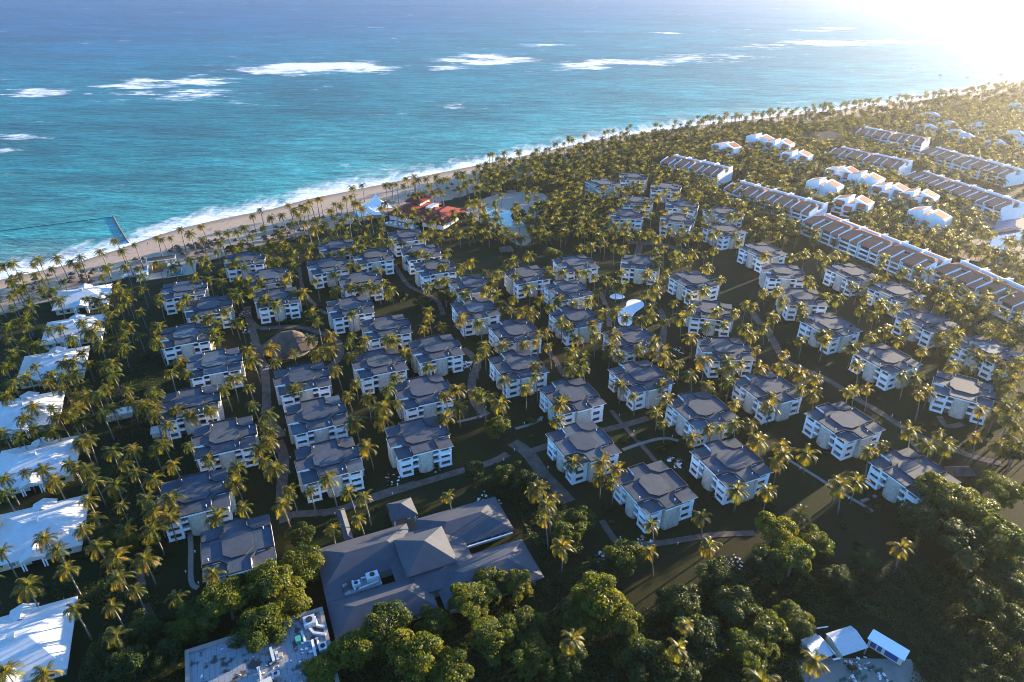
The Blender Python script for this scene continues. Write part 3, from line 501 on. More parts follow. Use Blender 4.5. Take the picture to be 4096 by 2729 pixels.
def b_sea(nt, b):
    g = N(nt); p = g.pos(); d = g.attr('dist'); fo = g.attr('foam')
    dn = g.math('ADD', d, g.math('MULTIPLY', g.math('SUBTRACT', g.noise(p, 0.006, 3), 0.5), 260.0))
    t = g.math('DIVIDE', dn, 1600.0)
    c = g.ramp(t, (0.0, (0.12, 0.26, 0.23)), (0.03, (0.03, 0.22, 0.21)), (0.16, (0.005, 0.135, 0.145)), (0.36, (0.005, 0.115, 0.145)), (0.52, (0.008, 0.095, 0.155)), (0.72, (0.012, 0.062, 0.15)), (1.0, (0.014, 0.052, 0.145)))
    pat = g.ramp(g.noise(g.mapping(p, (0.006, 0.016, 1), (0, 0, -0.2)), 1.0, 4), (0.35, 0.62), (0.6, 1.15))
    c = g.mix(1.0, c, pat, 'MULTIPLY')
    # wind chop and swell
    w1 = g.noise(g.mapping(p, (0.035, 0.12, 1), (0, 0, 0.12)), 1.0, 4, 0.6)
    w2 = g.noise(g.mapping(p, (0.25, 0.6, 1), (0, 0, -0.1)), 1.0, 3, 0.6)
    chop = g.mix(1.0, c, g.ramp(w1, (0.3, 0.45), (0.7, 1.45)), 'MULTIPLY')
    chop = g.mix(1.0, chop, g.ramp(w2, (0.3, 0.6), (0.7, 1.35)), 'MULTIPLY')
    # breaking water on the reef and surf along the beach
    fn = g.noise(g.mapping(p, (0.014, 0.032, 1), (0, 0, 0.12)), 1.0, 8, 0.72)
    reef = g.ramp(g.math('SUBTRACT', g.math('ADD', g.math('MULTIPLY', fo, 0.60), g.math('MULTIPLY', fn, 2.6)), 1.28), (0.36, 0.0), (0.62, 0.95))
    sn = g.noise(g.mapping(p, (0.10, 0.03, 1), (0, 0, -0.80)), 1.0, 6, 0.65)
    surfband = g.ramp(g.math('DIVIDE', d, 60.0), (0.0, 1.0), (0.25, 0.62), (0.5, 0.5), (1.0, 0.0))
    surf = g.ramp(g.math('MULTIPLY', surfband, g.math('ADD', sn, 0.1)), (0.30, 0.0), (0.48, 0.9))
    caps = g.ramp(g.noise(g.mapping(p, (0.02, 0.11, 1), (0, 0, 0.15)), 1.6, 5, 0.75), (0.70, 0.0), (0.76, 0.45))
    foam = g.math('MAXIMUM', g.math('MAXIMUM', reef, surf), caps)
    col = g.mix(foam, chop, (0.80, 0.81, 0.82))
    g.l(col, b.inputs['Base Color'])
    g.l(g.ramp(foam, (0.0, 0.42), (1.0, 0.9)), b.inputs['Roughness'])
    h = g.math('ADD', g.math('MULTIPLY', w1, 1.0), g.math('MULTIPLY', w2, 0.35))
    g.l(g.bump(h, 1.6, 0.8), b.inputs['Normal'])
M_SEA = mat('sea_water', (0.02, 0.2, 0.25), 0.42, 0.22, b_sea)
# ------------------------------------------------------------------ terrain and sea
CX = np.array([-1400.0, -420.0] + [p[0] for p in COAST] + [1500.0, 3200.0])
c0, c1 = COAST[0], COAST[-1]
CY = np.array([c0[1] - 600, c0[1] - 120] + [p[1] for p in COAST] + [c1[1] + 700, c1[1] + 2000])
def coast_y(x): return np.interp(x, CX, CY)
SEA_Z = -0.5
def grid_mesh(name, xs, rows, zfun, mats):
    """rows: list of functions y(x)"""
    V = np.array([(x, y(x), zfun(k)) for k, y in enumerate(rows) for x in xs])
    n = len(xs); F = []
    for k in range(len(rows) - 1):
        a = np.arange(n - 1) + k * n
        F.append(np.stack([a, a + 1, a + n + 1, a + n], 1))
    return V, np.concatenate(F)
xs = np.unique(np.concatenate([np.linspace(-1400, 3200, 140), np.linspace(-330, 900, 200)]))
offs = [9000, 500, 200, 110, 95, 88, 80, 72, 64, 57, 50, 42, 32, 22, 14, 8, 3, 0, -8, -25]      # metres in y inland of the waterline
zz = [0, 0, 0, 0, 0, 0, 0, 0, 0, 0, 0, 0, -0.03, -0.08, -0.2, -0.32, -0.42, -0.5, -0.8, -2.2]
rows = [(lambda x, o=o: np.maximum(coast_y(x) - o, -400.0 + 0.01 * (9000 - o) / 9)) for o in offs]
V, F = grid_mesh('ground', xs, rows, lambda k: zz[k], None)
me = arrays_mesh('ground', V, F, M_GROUND)
inl = coast_y(V[:, 0]) - V[:, 1]
wid = np.interp(V[:, 0], [-260, -200, -60, 60, 300], [62, 86, 84, 56, 46])
sand_v = np.clip((wid + 8 - inl) / 16, 0, 1)
wet_v = np.clip((11 - inl) / 8, 0, 1)
for nm, arr in (('sand', sand_v), ('wet', wet_v)):
    a = me.attributes.new(nm, 'FLOAT', 'POINT')
    a.data.foreach_set('value', arr.astype(np.float32))
tag(ob('ground', me), 'dark lawn and sandy shore of the resort', None, None, 'structure')

xs = np.concatenate([np.linspace(-2600, -1200, 30), np.linspace(-1190, 1500, 340), np.linspace(1520, 3150, 50)])
doff = np.concatenate([np.linspace(-12, 60, 14), np.linspace(66, 1150, 150), np.geomspace(1170, 4200, 40)])
rows = [(lambda x, o=o: np.interp(x, CX, CY) + o) for o in doff]
V, F = grid_mesh('sea', xs, rows, lambda k: SEA_Z, None)
me = arrays_mesh('sea', V, F, M_SEA)
dist = np.repeat(doff, len(xs)) * 0.75
fo = np.zeros(len(V))
for (x, y, r, w) in FOAM:
    q = ((V[:, 0] - x) / (r * 1.7 + 10)) ** 2 + ((V[:, 1] - y - 0.12 * (V[:, 0] - x)) / (r * 0.9 + 12)) ** 2
    fo = np.maximum(fo, w * np.exp(-q * 1.1))
for nm, arr in (('dist', dist), ('foam', fo)):
    a = me.attributes.new(nm, 'FLOAT', 'POINT'); a.data.foreach_set('value', arr.astype(np.float32))
tag(ob('sea', me), 'turquoise sea with white breakers on the reef', None, None, 'structure')

def sheet(name, pts, z, m, thick=0.0, smooth_iter=1):
    P = [tuple(p) for p in pts]
    for _ in range(smooth_iter):
        Q = []
        for k in range(len(P)):
            a, b_ = P[k], P[(k + 1) % len(P)]
            Q += [(a[0]*.75 + b_[0]*.25, a[1]*.75 + b_[1]*.25), (a[0]*.25 + b_[0]*.75, a[1]*.25 + b_[1]*.75)]
        P = Q
    mb = MB()
    if thick: mb.prism(P, z - thick, z, 0, bottom=False)
    else: mb.poly([(x, y, z) for x, y in P])
    return mb.data(name, m), P
def area(P): return sum(P[k][0]*P[(k+1) % len(P)][1] - P[(k+1) % len(P)][0]*P[k][1] for k in range(len(P)))
def ccw(P): return P if area(P) > 0 else P[::-1]

def ribbon(pts, w, z):
    P = [Vector((p[0], p[1])) for p in pts]
    for _ in range(2):
        Q = [P[0]]
        for a, b_ in zip(P, P[1:]): Q += [a*.75 + b_*.25, a*.25 + b_*.75]
        P = Q + [P[-1]]
    mb = MB(); L = []
    for k, p in enumerate(P):
        d = (P[min(k+1, len(P)-1)] - P[max(k-1, 0)]).normalized(); nrm = Vector((-d.y, d.x)) * w / 2
        L.append((p + nrm, p - nrm))
    i = 0
    for a, b_ in L: mb.v += [(a.x, a.y, z), (b_.x, b_.y, z), (a.x, a.y, z - 0.1), (b_.x, b_.y, z - 0.1)]
    for k in range(len(L) - 1):
        i = 4 * k
        mb.f += [(i, i + 1, i + 5, i + 4), (i, i + 4, i + 6, i + 2), (i + 1, i + 3, i + 7, i + 5)]; mb.m += [0, 0, 0]
    return mb
PATH_LINES = []
for k, (w, pts) in enumerate(PATHS):
    m = M_CONC if w < 1.55 else M_PATH
    tag(ob('path', ribbon(pts, w, 0.03 + 0.004 * k).data('path', m)), None, None, None, 'structure')
    PATH_LINES.append((pts, w))
me, P = sheet('sand_plaza', ccw(PLAZA), 0.022, M_SAND, 0, 2); tag(ob('sand_plaza', me), None, None, None, 'structure')
# ------------------------------------------------------------------ apartment blocks
FLOORS = (0.0, 2.95, 5.9)
def sgn_poly(pts, su, sv):
    P = [(x * su, y * sv) for x, y in pts]
    return P if su * sv > 0 else P[::-1]
def wing_wall():
    """outer shell of the wing in the +u,-v corner; openings left as gaps"""
    mb = MB()
    u0, u1, v0, v1 = 4.7, 9.2, -9.0, -3.3
    o = ((0.85, 2.35), (3.8, 5.3), (6.85, 8.4))
    # front face, v = v0
    a0, a1 = 5.45, 8.55
    mb.box(u0, a0, v0, v0 + 0.3, 0, 8.4); mb.box(a1, u1, v0, v0 + 0.3, 0, 8.4)
    zs = [0] + [z for p in o for z in p]
    for z0, z1 in zip(zs[0::2], zs[1::2]): mb.box(a0, a1, v0 + 0.003, v0 + 0.3, z0, z1)
    # outer side face, u = u1
    b0, b1 = -7.6, -4.6
    mb.box(u1 - 0.3, u1, v0 + 0.3, b0, 0, 8.4); mb.box(u1 - 0.3, u1, b1, v1, 0, 8.4)
    for z0, z1 in zip(zs[0::2], zs[1::2]): mb.box(u1 - 0.3, u1 - 0.003, b0, b1, z0, z1)
    # inner returns
    mb.box(u0, u0 + 0.25, v0 + 0.3, -7.0, 0, 8.4)
    # floor bands standing proud, and the awning lips over the openings
    for z in (2.75, 5.7):
        mb.box(u0 - 0.04, u1 + 0.06, v0 - 0.06, v0 - 0.002, z, z + 0.32)
        mb.box(u1 + 0.002, u1 + 0.06, v0, v1, z, z + 0.32)
    mb.box(u0 - 0.05, u1 + 0.1, v0 - 0.1, v0 - 0.004, 6.55, 6.83); mb.box(u1 + 0.004, u1 + 0.1, v0, v1, 6.55, 6.83)
    mb.box(a0 - 0.1, a1 + 0.1, v0 - 0.35, v0 - 0.002, 5.2, 5.34)
    # battered foot
    mb.box(u0, u1 + 0.12, v0 - 0.12, v0 - 0.003, 0, 0.45); mb.box(u1 + 0.003, u1 + 0.12, v0, v1, 0, 0.45)
    return mb
WING_POLY = [(4.58, -9.72), (9.95, -9.72), (9.95, -3.13), (6.78, -3.13), (4.58, -5.03)]
def mirror(mb, su, sv):
    flip = su * sv < 0
    r = MB(); r.v = [(x * su, y * sv, z) for x, y, z in mb.v]; r.f = [f[::-1] if flip else f for f in mb.f]; r.m = list(mb.m)
    return r
PLUS = [(-4.55, -9.75), (4.55, -9.75), (4.55, -5.0), (6.75, -3.1), (10.8, -3.1), (10.8, 3.1), (6.75, 3.1), (4.55, 5.0),
        (4.55, 9.75), (-4.55, 9.75), (-4.55, 5.0), (-6.75, 3.1), (-10.8, 3.1), (-10.8, -3.1), (-6.75, -3.1), (-4.55, -5.0)]
OCT = [(-5.0, -1.9), (-3.0, -4.1), (3.0, -4.1), (5.0, -1.9), (5.0, 1.9), (3.0, 4.1), (-3.0, 4.1), (-5.0, 1.9)]
BK = {}
w0 = wing_wall()
wr = MB().prism(WING_POLY, 8.35, 8.60, 1, 0)
pane_f = MB().box(5.3, 8.7, -8.55, -8.5, 0, 1.0); pane_s = MB().box(8.65, 8.7, -7.75, -4.5, 0, 1.0)
for su in (1, -1):
    for sv in (1, -1):
        BK['wing', su, sv] = mirror(w0, su, sv).data('wing_wall', M_WHITE)
        BK['wroof', su, sv] = mirror(wr, su, sv).data('wing_roof', [M_ROOF, M_WHITE])
        for kind, pb in (('f', pane_f), ('s', pane_s)):
            for lv, (z0, z1) in enumerate(((0.7, 2.5), (3.65, 5.45), (6.6, 8.34))):
                d = 0 if lv < 2 else (0.7 if kind == 'f' else -0.7)
                q = MB(); q.v = [(x + (d if kind == 's' else 0), y + (d if kind == 'f' else 0), z0 + z * (z1 - z0)) for x, y, z in pb.v]; q.f = list(pb.f); q.m = list(pb.m)
                BK['pane', kind, lv, su, sv] = mirror(q, su, sv).data('window', M_PANE)
arc = [(2.6 * t, -8.7 - 0.95 * (1 - t * t)) for t in np.linspace(-1, 1, 9)]
pier = MB().prism(arc + [(2.6, -7.0), (-2.6, -7.0)], 0, 8.69, 0)
BK['pier', -1] = pier.data('stone_pier', M_STONE); BK['pier', 1] = mirror(pier, 1, -1).data('stone_pier', M_STONE)
sp = MB().prism([(8.9, -3.05), (10.3, -3.05), (10.7, -2.6), (10.7, 2.6), (10.3, 3.05), (8.9, 3.05)], 0, 8.69, 0)
BK['side', 1] = sp.data('stone_pier', M_STONE); BK['side', -1] = mirror(sp, -1, 1).data('stone_pier', M_STONE)
core = MB().prism([(-4.7, -7.0), (4.7, -7.0), (4.7, -3.29), (8.9, -3.29), (8.9, 3.29), (4.7, 3.29), (4.7, 7.0), (-4.7, 7.0), (-4.7, 3.29), (-8.9, 3.29), (-8.9, -3.29), (-4.7, -3.29)], 0, 8.69)
BK['core'] = core.data('wall', M_WHITE)
BK['roof'] = MB().prism(PLUS, 8.7, 9.0, 1, 0).ring(PLUS, 0.24, 9.0, 9.36, 1, 1).data('roof', [M_ROOF, M_EDGE])
BK['pad'] = MB().prism(OCT, 9.0, 9.45, 1, 0, bottom=False).data('roof_pad', [M_ROOF, M_EDGE])
BK['fascia_f'] = MB().box(-4.6, 4.6, -9.83, -9.753, 8.55, 9.05).data('fascia', M_WHITE); BK['fascia_s'] = MB().box(10.803, 10.88, -3.15, 3.15, 8.5, 9.0).data('fascia', M_WHITE)
BK['coping'] = MB().box(6.9, 10.7, 3.102, 3.126, 8.73, 9.30).data('coping', M_WHITE)
bal = MB().box(2.7, 4.66, -9.15, -9.03, 0.0, 0.95).box(2.7, 4.66, -9.03, -7.05, -0.12, 0.1).box(2.62, 2.69, -9.15, -8.0, 0, 0.95)
dr = MB().box(2.75, 4.6, -7.09, -7.02, 0, 2.1)
for su in (1, -1):
    for sv in (1, -1):
        BK['bal', su, sv] = mirror(bal, su, sv).data('balcony', M_WHITE); BK['door', su, sv] = mirror(dr, su, sv).data('door', M_PANE)
ventm = MB().tube([(0, 0, 0), (0, 0, 0.7)], 0.09, 6).box(-0.16, 0.16, -0.16, 0.16, 0.7, 0.8).data('roof_vent', M_WHITE)
def make_block(x, y, rot, label, small=False):
    r = root('apartment_block', (x, y, 0), radians(rot), label, 'building', 'apartment blocks of the resort')
    ob('wall', BK['core'], r)
    rf = ob('roof', BK['roof'], r); ob('roof_pad', BK['pad'], rf)
    for px, py in ((-3.6, 7.6), (3.2, -7.9), (8.6, 1.6)):
        if random.random() < 0.6: ob('roof_vent', ventm, rf, (px, py, 9.0))
    for s_ in (1, -1):
        ob('fascia', BK['fascia_f'], rf, None, 0 if s_ > 0 else pi); ob('fascia', BK['fascia_s'], rf, None, 0 if s_ > 0 else pi); ob('coping', BK['coping'], rf, None, 0 if s_ > 0 else pi)
    for s_ in (1, -1):
        ob('stone_pier', BK['pier', s_], r); ob('stone_pier', BK['side', s_], r)
    for su in (1, -1):
        for sv in (1, -1):
            w = ob('wing_wall', BK['wing', su, sv], r)
            ob('wing_roof', BK['wroof', su, sv], r)
            for kind in 'fs':
                for lv in range(3): ob('window', BK['pane', kind, lv, su, sv], w)
            for lv in (1, 2): ob('balcony', BK['bal', su, sv], r, (0, 0, FLOORS[lv]))
            for lv in range(3): ob('door', BK['door', su, sv], r, (0, 0, FLOORS[lv] + 0.1))
    return r
PHR = {'A': ('in the column beside the white bungalows', 'bungalow-side column'), 'B': ('behind the thatched pavilion, towards the beach', 'pavilion rear group'), 'C': ('in front of the thatched pavilion', 'pavilion front trio'),
       'D': ('in the column right of the thatched pavilion', 'pavilion-side column'), 'E': ('in the column below the red restaurant', 'restaurant column'), 'F': ('in the middle column by the paved crossing', 'middle column'),
       'H': ('left of the emptied white pool', 'white-pool left group'), 'I': ('around the emptied white pool', 'white-pool ring'), 'J': ('in the column before the emptied pool', 'white-pool front column'), 'N': ('beside the diagonal brick walk', 'diagonal-walk group'),
       'Q': ('in the right-hand group', 'right-hand group'), 'R': ('in the far group below the hotels', 'far group')}
SAME = {'G': 'F', 'K': 'I', 'P': 'N'}
BLOCK_XY = []
cols = {}
for (nm, x, y, rot) in BLOCKS: cols.setdefault(SAME.get(nm[0], nm[0]), []).append((hypot(x, y), x, y, rot))
for c_, lst in cols.items():
    lst.sort()
    for k, (_, x, y, rot) in enumerate(lst):
        make_block(x, y, rot, 'grey-roofed white block, %s from the front %s' % (ORD[k], PHR[c_][0]))
        BLOCK_XY.append((x, y, rot)); LANDMARKS.append((x, y, 'the %s block of the %s' % (ORD[k], PHR[c_][1])))

# ------------------------------------------------------------------ hip roofs, used by several buildings
def hip(mb, x0, x1, y0, y1, ze, zr, m=0, th=0.25, ridge=None):
    """hip roof over a rectangle, ridge along the longer side; ridge = (start, end) overrides"""
    lx, ly = x1 - x0, y1 - y0
    if lx >= ly:
        ym = (y0 + y1) / 2; a, b = ridge or (x0 + ly / 2, x1 - ly / 2)
        A, B = (a, ym, zr), (b, ym, zr)
        c = [(x0, y0, ze), (x1, y0, ze), (x1, y1, ze), (x0, y1, ze)]
        mb.poly([c[0], c[1], B, A], m); mb.poly([c[1], c[2], B], m); mb.poly([c[2], c[3], A, B], m); mb.poly([c[3], c[0], A], m)
    else:
        xm = (x0 + x1) / 2; a, b = ridge or (y0 + lx / 2, y1 - lx / 2)
        A, B = (xm, a, zr), (xm, b, zr)
        c = [(x0, y0, ze), (x1, y0, ze), (x1, y1, ze), (x0, y1, ze)]
        mb.poly([c[1], c[2], B, A], m); mb.poly([c[0], c[1], A], m); mb.poly([c[3], c[0], A, B], m); mb.poly([c[2], c[3], B], m)
    mb.box(x0 + 0.01, x1 - 0.01, y0 + 0.01, y1 - 0.01, ze - th, ze - 0.01, m)
    return mb

# ------------------------------------------------------------------ white bungalows on the left
bx, by = 12.6, 11.9
rw = hip(MB(), -bx, bx, -by, by, 3.4, 6.9, 0, 0.28, (-3.0, 3.0))
BG = {'roof': rw.data('roof', M_WROOF)}
def gable(y0, y1, w, h, s):
    mb = MB(); ze, zr = 3.62, 3.62 + h
    yo, yi = (y0, y1)
    mb.poly([(-w, yo, ze), (0, yo, zr), (0, yi, zr), (-w, yi, ze)]); mb.poly([(0, yo, zr), (w, yo, ze), (w, yi, ze), (0, yi, zr)])
    mb.poly([(-w, yo, ze), (w, yo, ze), (0, yo, zr)]); mb.poly([(-w, yo, ze - 0.25), (w, yo, ze - 0.25), (w, yo, ze), (-w, yo, ze)])
    return mb
BG['dormer_f'] = gable(-13.6, -7.5, 3.4, 1.5, 1).data('entrance_gable', M_WROOF)
BG['dormer_b'] = gable(13.0, 7.5, 3.4, 1.5, 1).data('entrance_gable', M_WROOF)
BG['vent'] = MB().box(-0.7, 0.7, -0.6, 0.6, 6.3, 7.9).box(-0.85, 0.85, -0.75, 0.75, 7.9, 8.05).data('roof_vent', M_WROOF)
BG['wall'] = MB().box(-11.4, 11.4, -10.7, 10.7, 0, 3.13).data('wall', M_CREAM)
BG['win'] = MB().box(-0.8, 0.8, -10.78, -10.72, 0.9, 2.3).data('window', M_PANE)
BG['frame'] = MB().box(-0.95, 0.95, -10.76, -10.71, 0.75, 0.9).box(-0.95, 0.95, -10.76, -10.71, 2.3, 2.42).box(-0.95, -0.8, -10.76, -10.71, 0.9, 2.3).box(0.8, 0.95, -10.76, -10.71, 0.9, 2.3).data('window_frame', M_WHITE)
BG['col'] = MB().tube([(0, 0, 0), (0, 0, 3.35)], 0.22, 8).data('column', M_WHITE)
BG['bdoor'] = MB().box(-1.3, 1.3, -10.8, -10.72, 0, 2.6).data('door', M_DARK)
BUNG = [(-75.0, 374.5), (-75.2, 338.0), (-79.8, 306.0), (-85.5, 270.2), (-76.4, 234.6), (-70.9, 198.0), (-70.1, 153.6)]
ordn = ['farthest', 'second farthest', 'third farthest', 'fourth farthest, middle', 'third nearest', 'second nearest', 'nearest']
for k, (l, m) in enumerate(BUNG):
    x, y = LM(l, m)
    r = root('white_bungalow', (x, y, 0), GR, 'low bungalow with white hipped roof at the left edge, %s of the seven' % ordn[k], 'bungalow', 'white-roofed bungalows at the left')
    ob('wall', BG['wall'], r); rf = ob('roof', BG['roof'], r); ob('roof_vent', BG['vent'], rf); ob('entrance_gable', BG['dormer_f'], rf); ob('entrance_gable', BG['dormer_b'], rf)
    for wx in (-9, -6, 5, 8.4):
        w = ob('window', BG['win'], r, (wx, 0, 0)); ob('window_frame', BG['frame'], w)
    for wx in (-3.0, -2.3, 2.3, 3.0): ob('column', BG['col'], r, (wx, -13.2, 0))
    ob('door', BG['bdoor'], r)
BUNG_XY = [LM(l, m) for l, m in BUNG]
for (a, b), o_ in zip(BUNG_XY, ordn): LANDMARKS.append((a, b, 'the %s white bungalow' % o_.replace(', middle', '')))
LANDMARKS += [(*LM(34, 140), 'the dark-roofed hall'), (*LM(49, 149), "the hall's right rear roof"), (*LM(15, 130), "the hall's left front roof"), (*LM(50, 129), "the hall's right front roof"), (*LM(14.6, 286.5), 'the thatched pavilion'), (*LM(-13.4, 117), 'the service building'), (88, 115, 'the works yard'), (-196, 356, 'the beach bar'), (-60, 447, 'the red restaurant'), (156, 186, 'the thatched shelter'), (-95, 455, 'the white tents'), (0, 447, 'the lagoon pool')]

# ------------------------------------------------------------------ dark-roofed reception hall
def lmroot(name, l, m, label, cat, group=None):
    x, y = LM(l, m)
    return root(name, (x, y, 0), GR, label, cat, group)
r = lmroot('reception_hall', 34, 140, 'sprawling hall with dark hipped roofs and tall pyramid roof in the foreground', 'building')
def rel(l, m): return l - 34, m - 140
def hp(nm, l0, l1, m0, m1, ze, zr, ridge=None, th=0.3):
    a, b = rel(l0, m0); c, d = rel(l1, m1)
    if ridge: ridge = (ridge[0] - 34, ridge[1] - 34)
    return ob(nm, hip(MB(), a, c, b, d, ze, zr, 0, th, ridge).data(nm, M_SLATE), r)
hp('roof', 36.0, 62.8, 141.4, 157.2, 4.0, 7.2)
hp('roof', 5.0, 33.0, 140.6, 156.6, 4.02, 7.4)
hp('roof', 4.9, 32.5, 122.8, 136.0, 4.0, 7.0)
hp('roof', 34.0, 63.3, 121.0, 137.0, 4.01, 7.1)
hp('roof', 24.0, 47.0, 128.0, 152.0, 4.6, 7.6, None)
hp('pyramid_roof', 26.9, 41.9, 133.4, 148.4, 7.0, 11.0)
a, b = rel(4.95, 122.85)
ob('roof', MB().box(a + 0.0, a + 5.0, 13 - 16.0 + b + 16.0, b + 18.2, 3.6, 4.15).data('roof', M_SLATE), r)
wl = MB()
for l0, l1, m0, m1 in ((37.5, 61, 143, 155.8), (6.5, 31.5, 142, 155), (6.5, 31, 124.5, 134.5), (35.5, 61.5, 122.5, 135.5), (25.5, 45.5, 129.5, 150.5)):
    a, b = rel(l0, m0); c, d = rel(l1, m1); wl.box(a, c, b, d, 0, 3.69)
a, b = rel(28.2, 134.6); c, d = rel(40.6, 147.1); wl.box(a, c, b, d, 3.7, 6.69)
ob('wall', wl.data('wall', M_CREAM), r)
a, b = rel(38, 142.9)
mbw = MB()
for k in range(9): mbw.box(a + 1 + k * 2.5, a + 3 + k * 2.5, b - 0.08, b - 0.02, 0.8, 3.2)
for k in range(9): ob('window', MB().box(a + 1 + k * 2.5, a + 3 + k * 2.5, b - 0.08, b - 0.02, 0.8, 3.2).data('window', M_PANE), r)
ob('gutter', MB().box(a - 1, a + 24, b - 2.4, b - 2.0, 3.4, 3.62).data('gutter', M_WHITE), r)
a, b = rel(14.0, 157.4)
hipc = hip(MB(), a, a + 2.7, b, b + 14.5, 3.0, 3.9, 0, 0.15)
ob('covered_walk_roof', hipc.data('covered_walk_roof', M_SLATE), r)
for k in range(4):
    for dx in (0.3, 2.4): ob('post', MB().box(a + dx - 0.1, a + dx + 0.1, b + 1 + k * 4, b + 1.2 + k * 4, 0, 2.84).data('post', M_WOOD), r)
# plant well with air handlers between the two left roofs
a, b = rel(10.0, 135.6)
ob('plant_deck', MB().box(a, a + 10.4, b + 0.6, b + 4.6, 3.6, 4.5).data('plant_deck', M_FLAT), r)
def handler(l, m, z, sx, sy, h, label):
    q = lmroot('air_handler', l, m, label, 'air unit'); q.location.z = z
    ob('casing', MB().box(-sx, sx, -sy, sy, 0.15, h).box(-sx + .1, sx - .1, -sy + .1, sy - .1, h, h + .08).data('casing', M_METAL), q)
    ob('fan', MB().tube([(0, 0, h + .08), (0, 0, h + .3)], min(sx, sy) * .6, 12).data('fan', M_DARK), q)
    for dx in (-sx + .2, sx - .2): ob('foot', MB().box(dx - .1, dx + .1, -sy, sy, 0, .15).data('foot', M_DARK), q)
    return q
handler(18.3, 138.7, 4.5, 1.7, 1.2, 1.9, 'large white air handler in the hall roof well, right end')
handler(13.6, 138.2, 4.5, 1.1, 0.9, 1.2, 'smaller air handler in the hall roof well, left end')
for k, (l0, m0, l1, m1) in enumerate(((14.0, 136.4, 19.6, 137.0), (12.9, 136.4, 12.9, 140.0), (15.2, 139.8, 17.0, 139.6))):
    p0, p1 = LM(l0, m0), LM(l1, m1)
    tag(ob('air_duct', MB().tube([(*p0, 5.0), (*p1, 5.0)], 0.3, 4).data('air_duct', M_METAL)), 'white air duct in the hall roof well, ' + ('along the front', 'at the left', 'at the back')[k], 'duct')
r = lmroot('entrance_pavilion', 33.4, 163.2, 'small square pavilion with dark pyramid roof behind the reception hall', 'pavilion')
ob('roof', hip(MB(), -4.1, 4.1, -4.2, 4.2, 3.9, 6.4, 0, 0.25).data('roof', M_SLATE), r)
for dx in (-3.3, 3.3):
    for dy in (-3.4, 3.4): ob('post', MB().box(dx - .18, dx + .18, dy - .18, dy + .18, 0, 3.65).data('post', M_WHITE), r)
ob('deck', MB().box(-3.8, 3.8, -10.5, 3.8, 0.02, 0.3).data('deck', M_WOOD), r)
# ------------------------------------------------------------------ flat-roofed service building with ducts
r = lmroot('service_building', -13.4, 117, 'flat grey-roofed service building strewn with ducts at the bottom edge', 'building')
ob('wall', MB().box(-17.0, 17.0, -17, 17.0, 0, 4.6).data('wall', M_CONC), r)
ob('roof', MB().box(-17.0, 17.0, -17, 17.0, 4.6, 4.85).data('roof', M_FLAT), r)
PAR = [(-17.05, -17.05), (17.05, -17.05), (17.05, 17.05), (-17.05, 17.05)]
ob('parapet', MB().ring(PAR, 1.0, 4.85, 5.35).data('parapet', M_CONC), r)
for k in range(26):
    ob('coping_slab', MB().box(-16.9 + k * 1.3, -15.65 + k * 1.3, 16.03, 17.1, 5.36, 5.42).data('coping_slab', M_CONC), r)
ducts = [((1.2, 131.5), (1.4, 128.5), (3.2, 127.4)), ((-0.8, 129.0), (0.2, 126.6), (3.0, 125.0)), ((-2.6, 128.3), (-2.3, 125.0), (-0.6, 124.6), (-0.5, 119.5)), ((0.6, 124.8), (0.7, 122.8), (2.0, 122.4)),
         ((-10.6, 126.6), (-10.2, 122.2)), ((-9.4, 124.8), (-9.2, 122.2)), ((-14.0, 122.0), (-13.6, 118.0), (-10.8, 117.6))]
for k, ps in enumerate(ducts):
    p = [(*LM(*q), 5.35) for q in ps]
    mb = MB().tube(p, 0.48, 4)
    for q in ps: mb.xf(Matrix.Identity(4))
    tag(ob('air_duct', mb.data('air_duct', M_METAL)), 'bent metal air duct, %s of seven listed from the right on the service roof' % ORD[k], 'duct', 'ducts on the service building roof')
for k, (l, m, sx, sy, h) in enumerate(((-0.3, 130.2, 1.5, 1.5, 1.7), (1.6, 121.4, 1.0, 1.2, 1.2), (-10.2, 118.4, 0.9, 0.7, 0.9))):
    handler(l, m, 4.85, sx, sy, h, ('large metal air handler among ducts at the service roof corner', 'metal air handler at the right edge of the service roof', 'small metal air handler left on the service roof')[k])
def simplebox(name, l, m, z, sx, sy, h, mt, label, cat, lid=True):
    q = lmroot(name, l, m, label, cat); q.location.z = z; q.rotation_euler.z += random.uniform(-.3, .3)
    ob('body', MB().box(-sx, sx, -sy, sy, 0, h).data('body', mt), q)
    ob('lid', MB().box(-sx - .06, sx + .06, -sy - .06, sy + .06, h, h + .12).data('lid', mt), q)
simplebox('roof_hatch', -12.6, 115.4, 4.85, 1.5, 1.4, 2.2, M_CREAM, 'cream roof hatch house with brown top on the service roof', 'hatch')
simplebox('crate', -3.8, 126.2, 4.85, 0.6, 0.8, 0.9, M_TEAL, 'teal crate among ducts on the service roof', 'crate')
for k, (l, m) in enumerate(((-7.8, 128.9), (-8.8, 128.0), (-8.5, 123.3), (-9.2, 114.6), (-9.3, 113.0), (-5.0, 113.4))):
    simplebox('box', l, m, 4.85, 0.5, 0.5, 0.8, M_BOX if k not in (1,) else M_CONC, ('tan box beside the far parapet of the service roof', 'grey box beside the far parapet of the service roof', 'tan box right of the twin ducts on the service roof', 'tan box right of the roof hatch', 'tan box right of the roof hatch, nearer one', 'tan box alone near the service roof trees')[k], 'box')
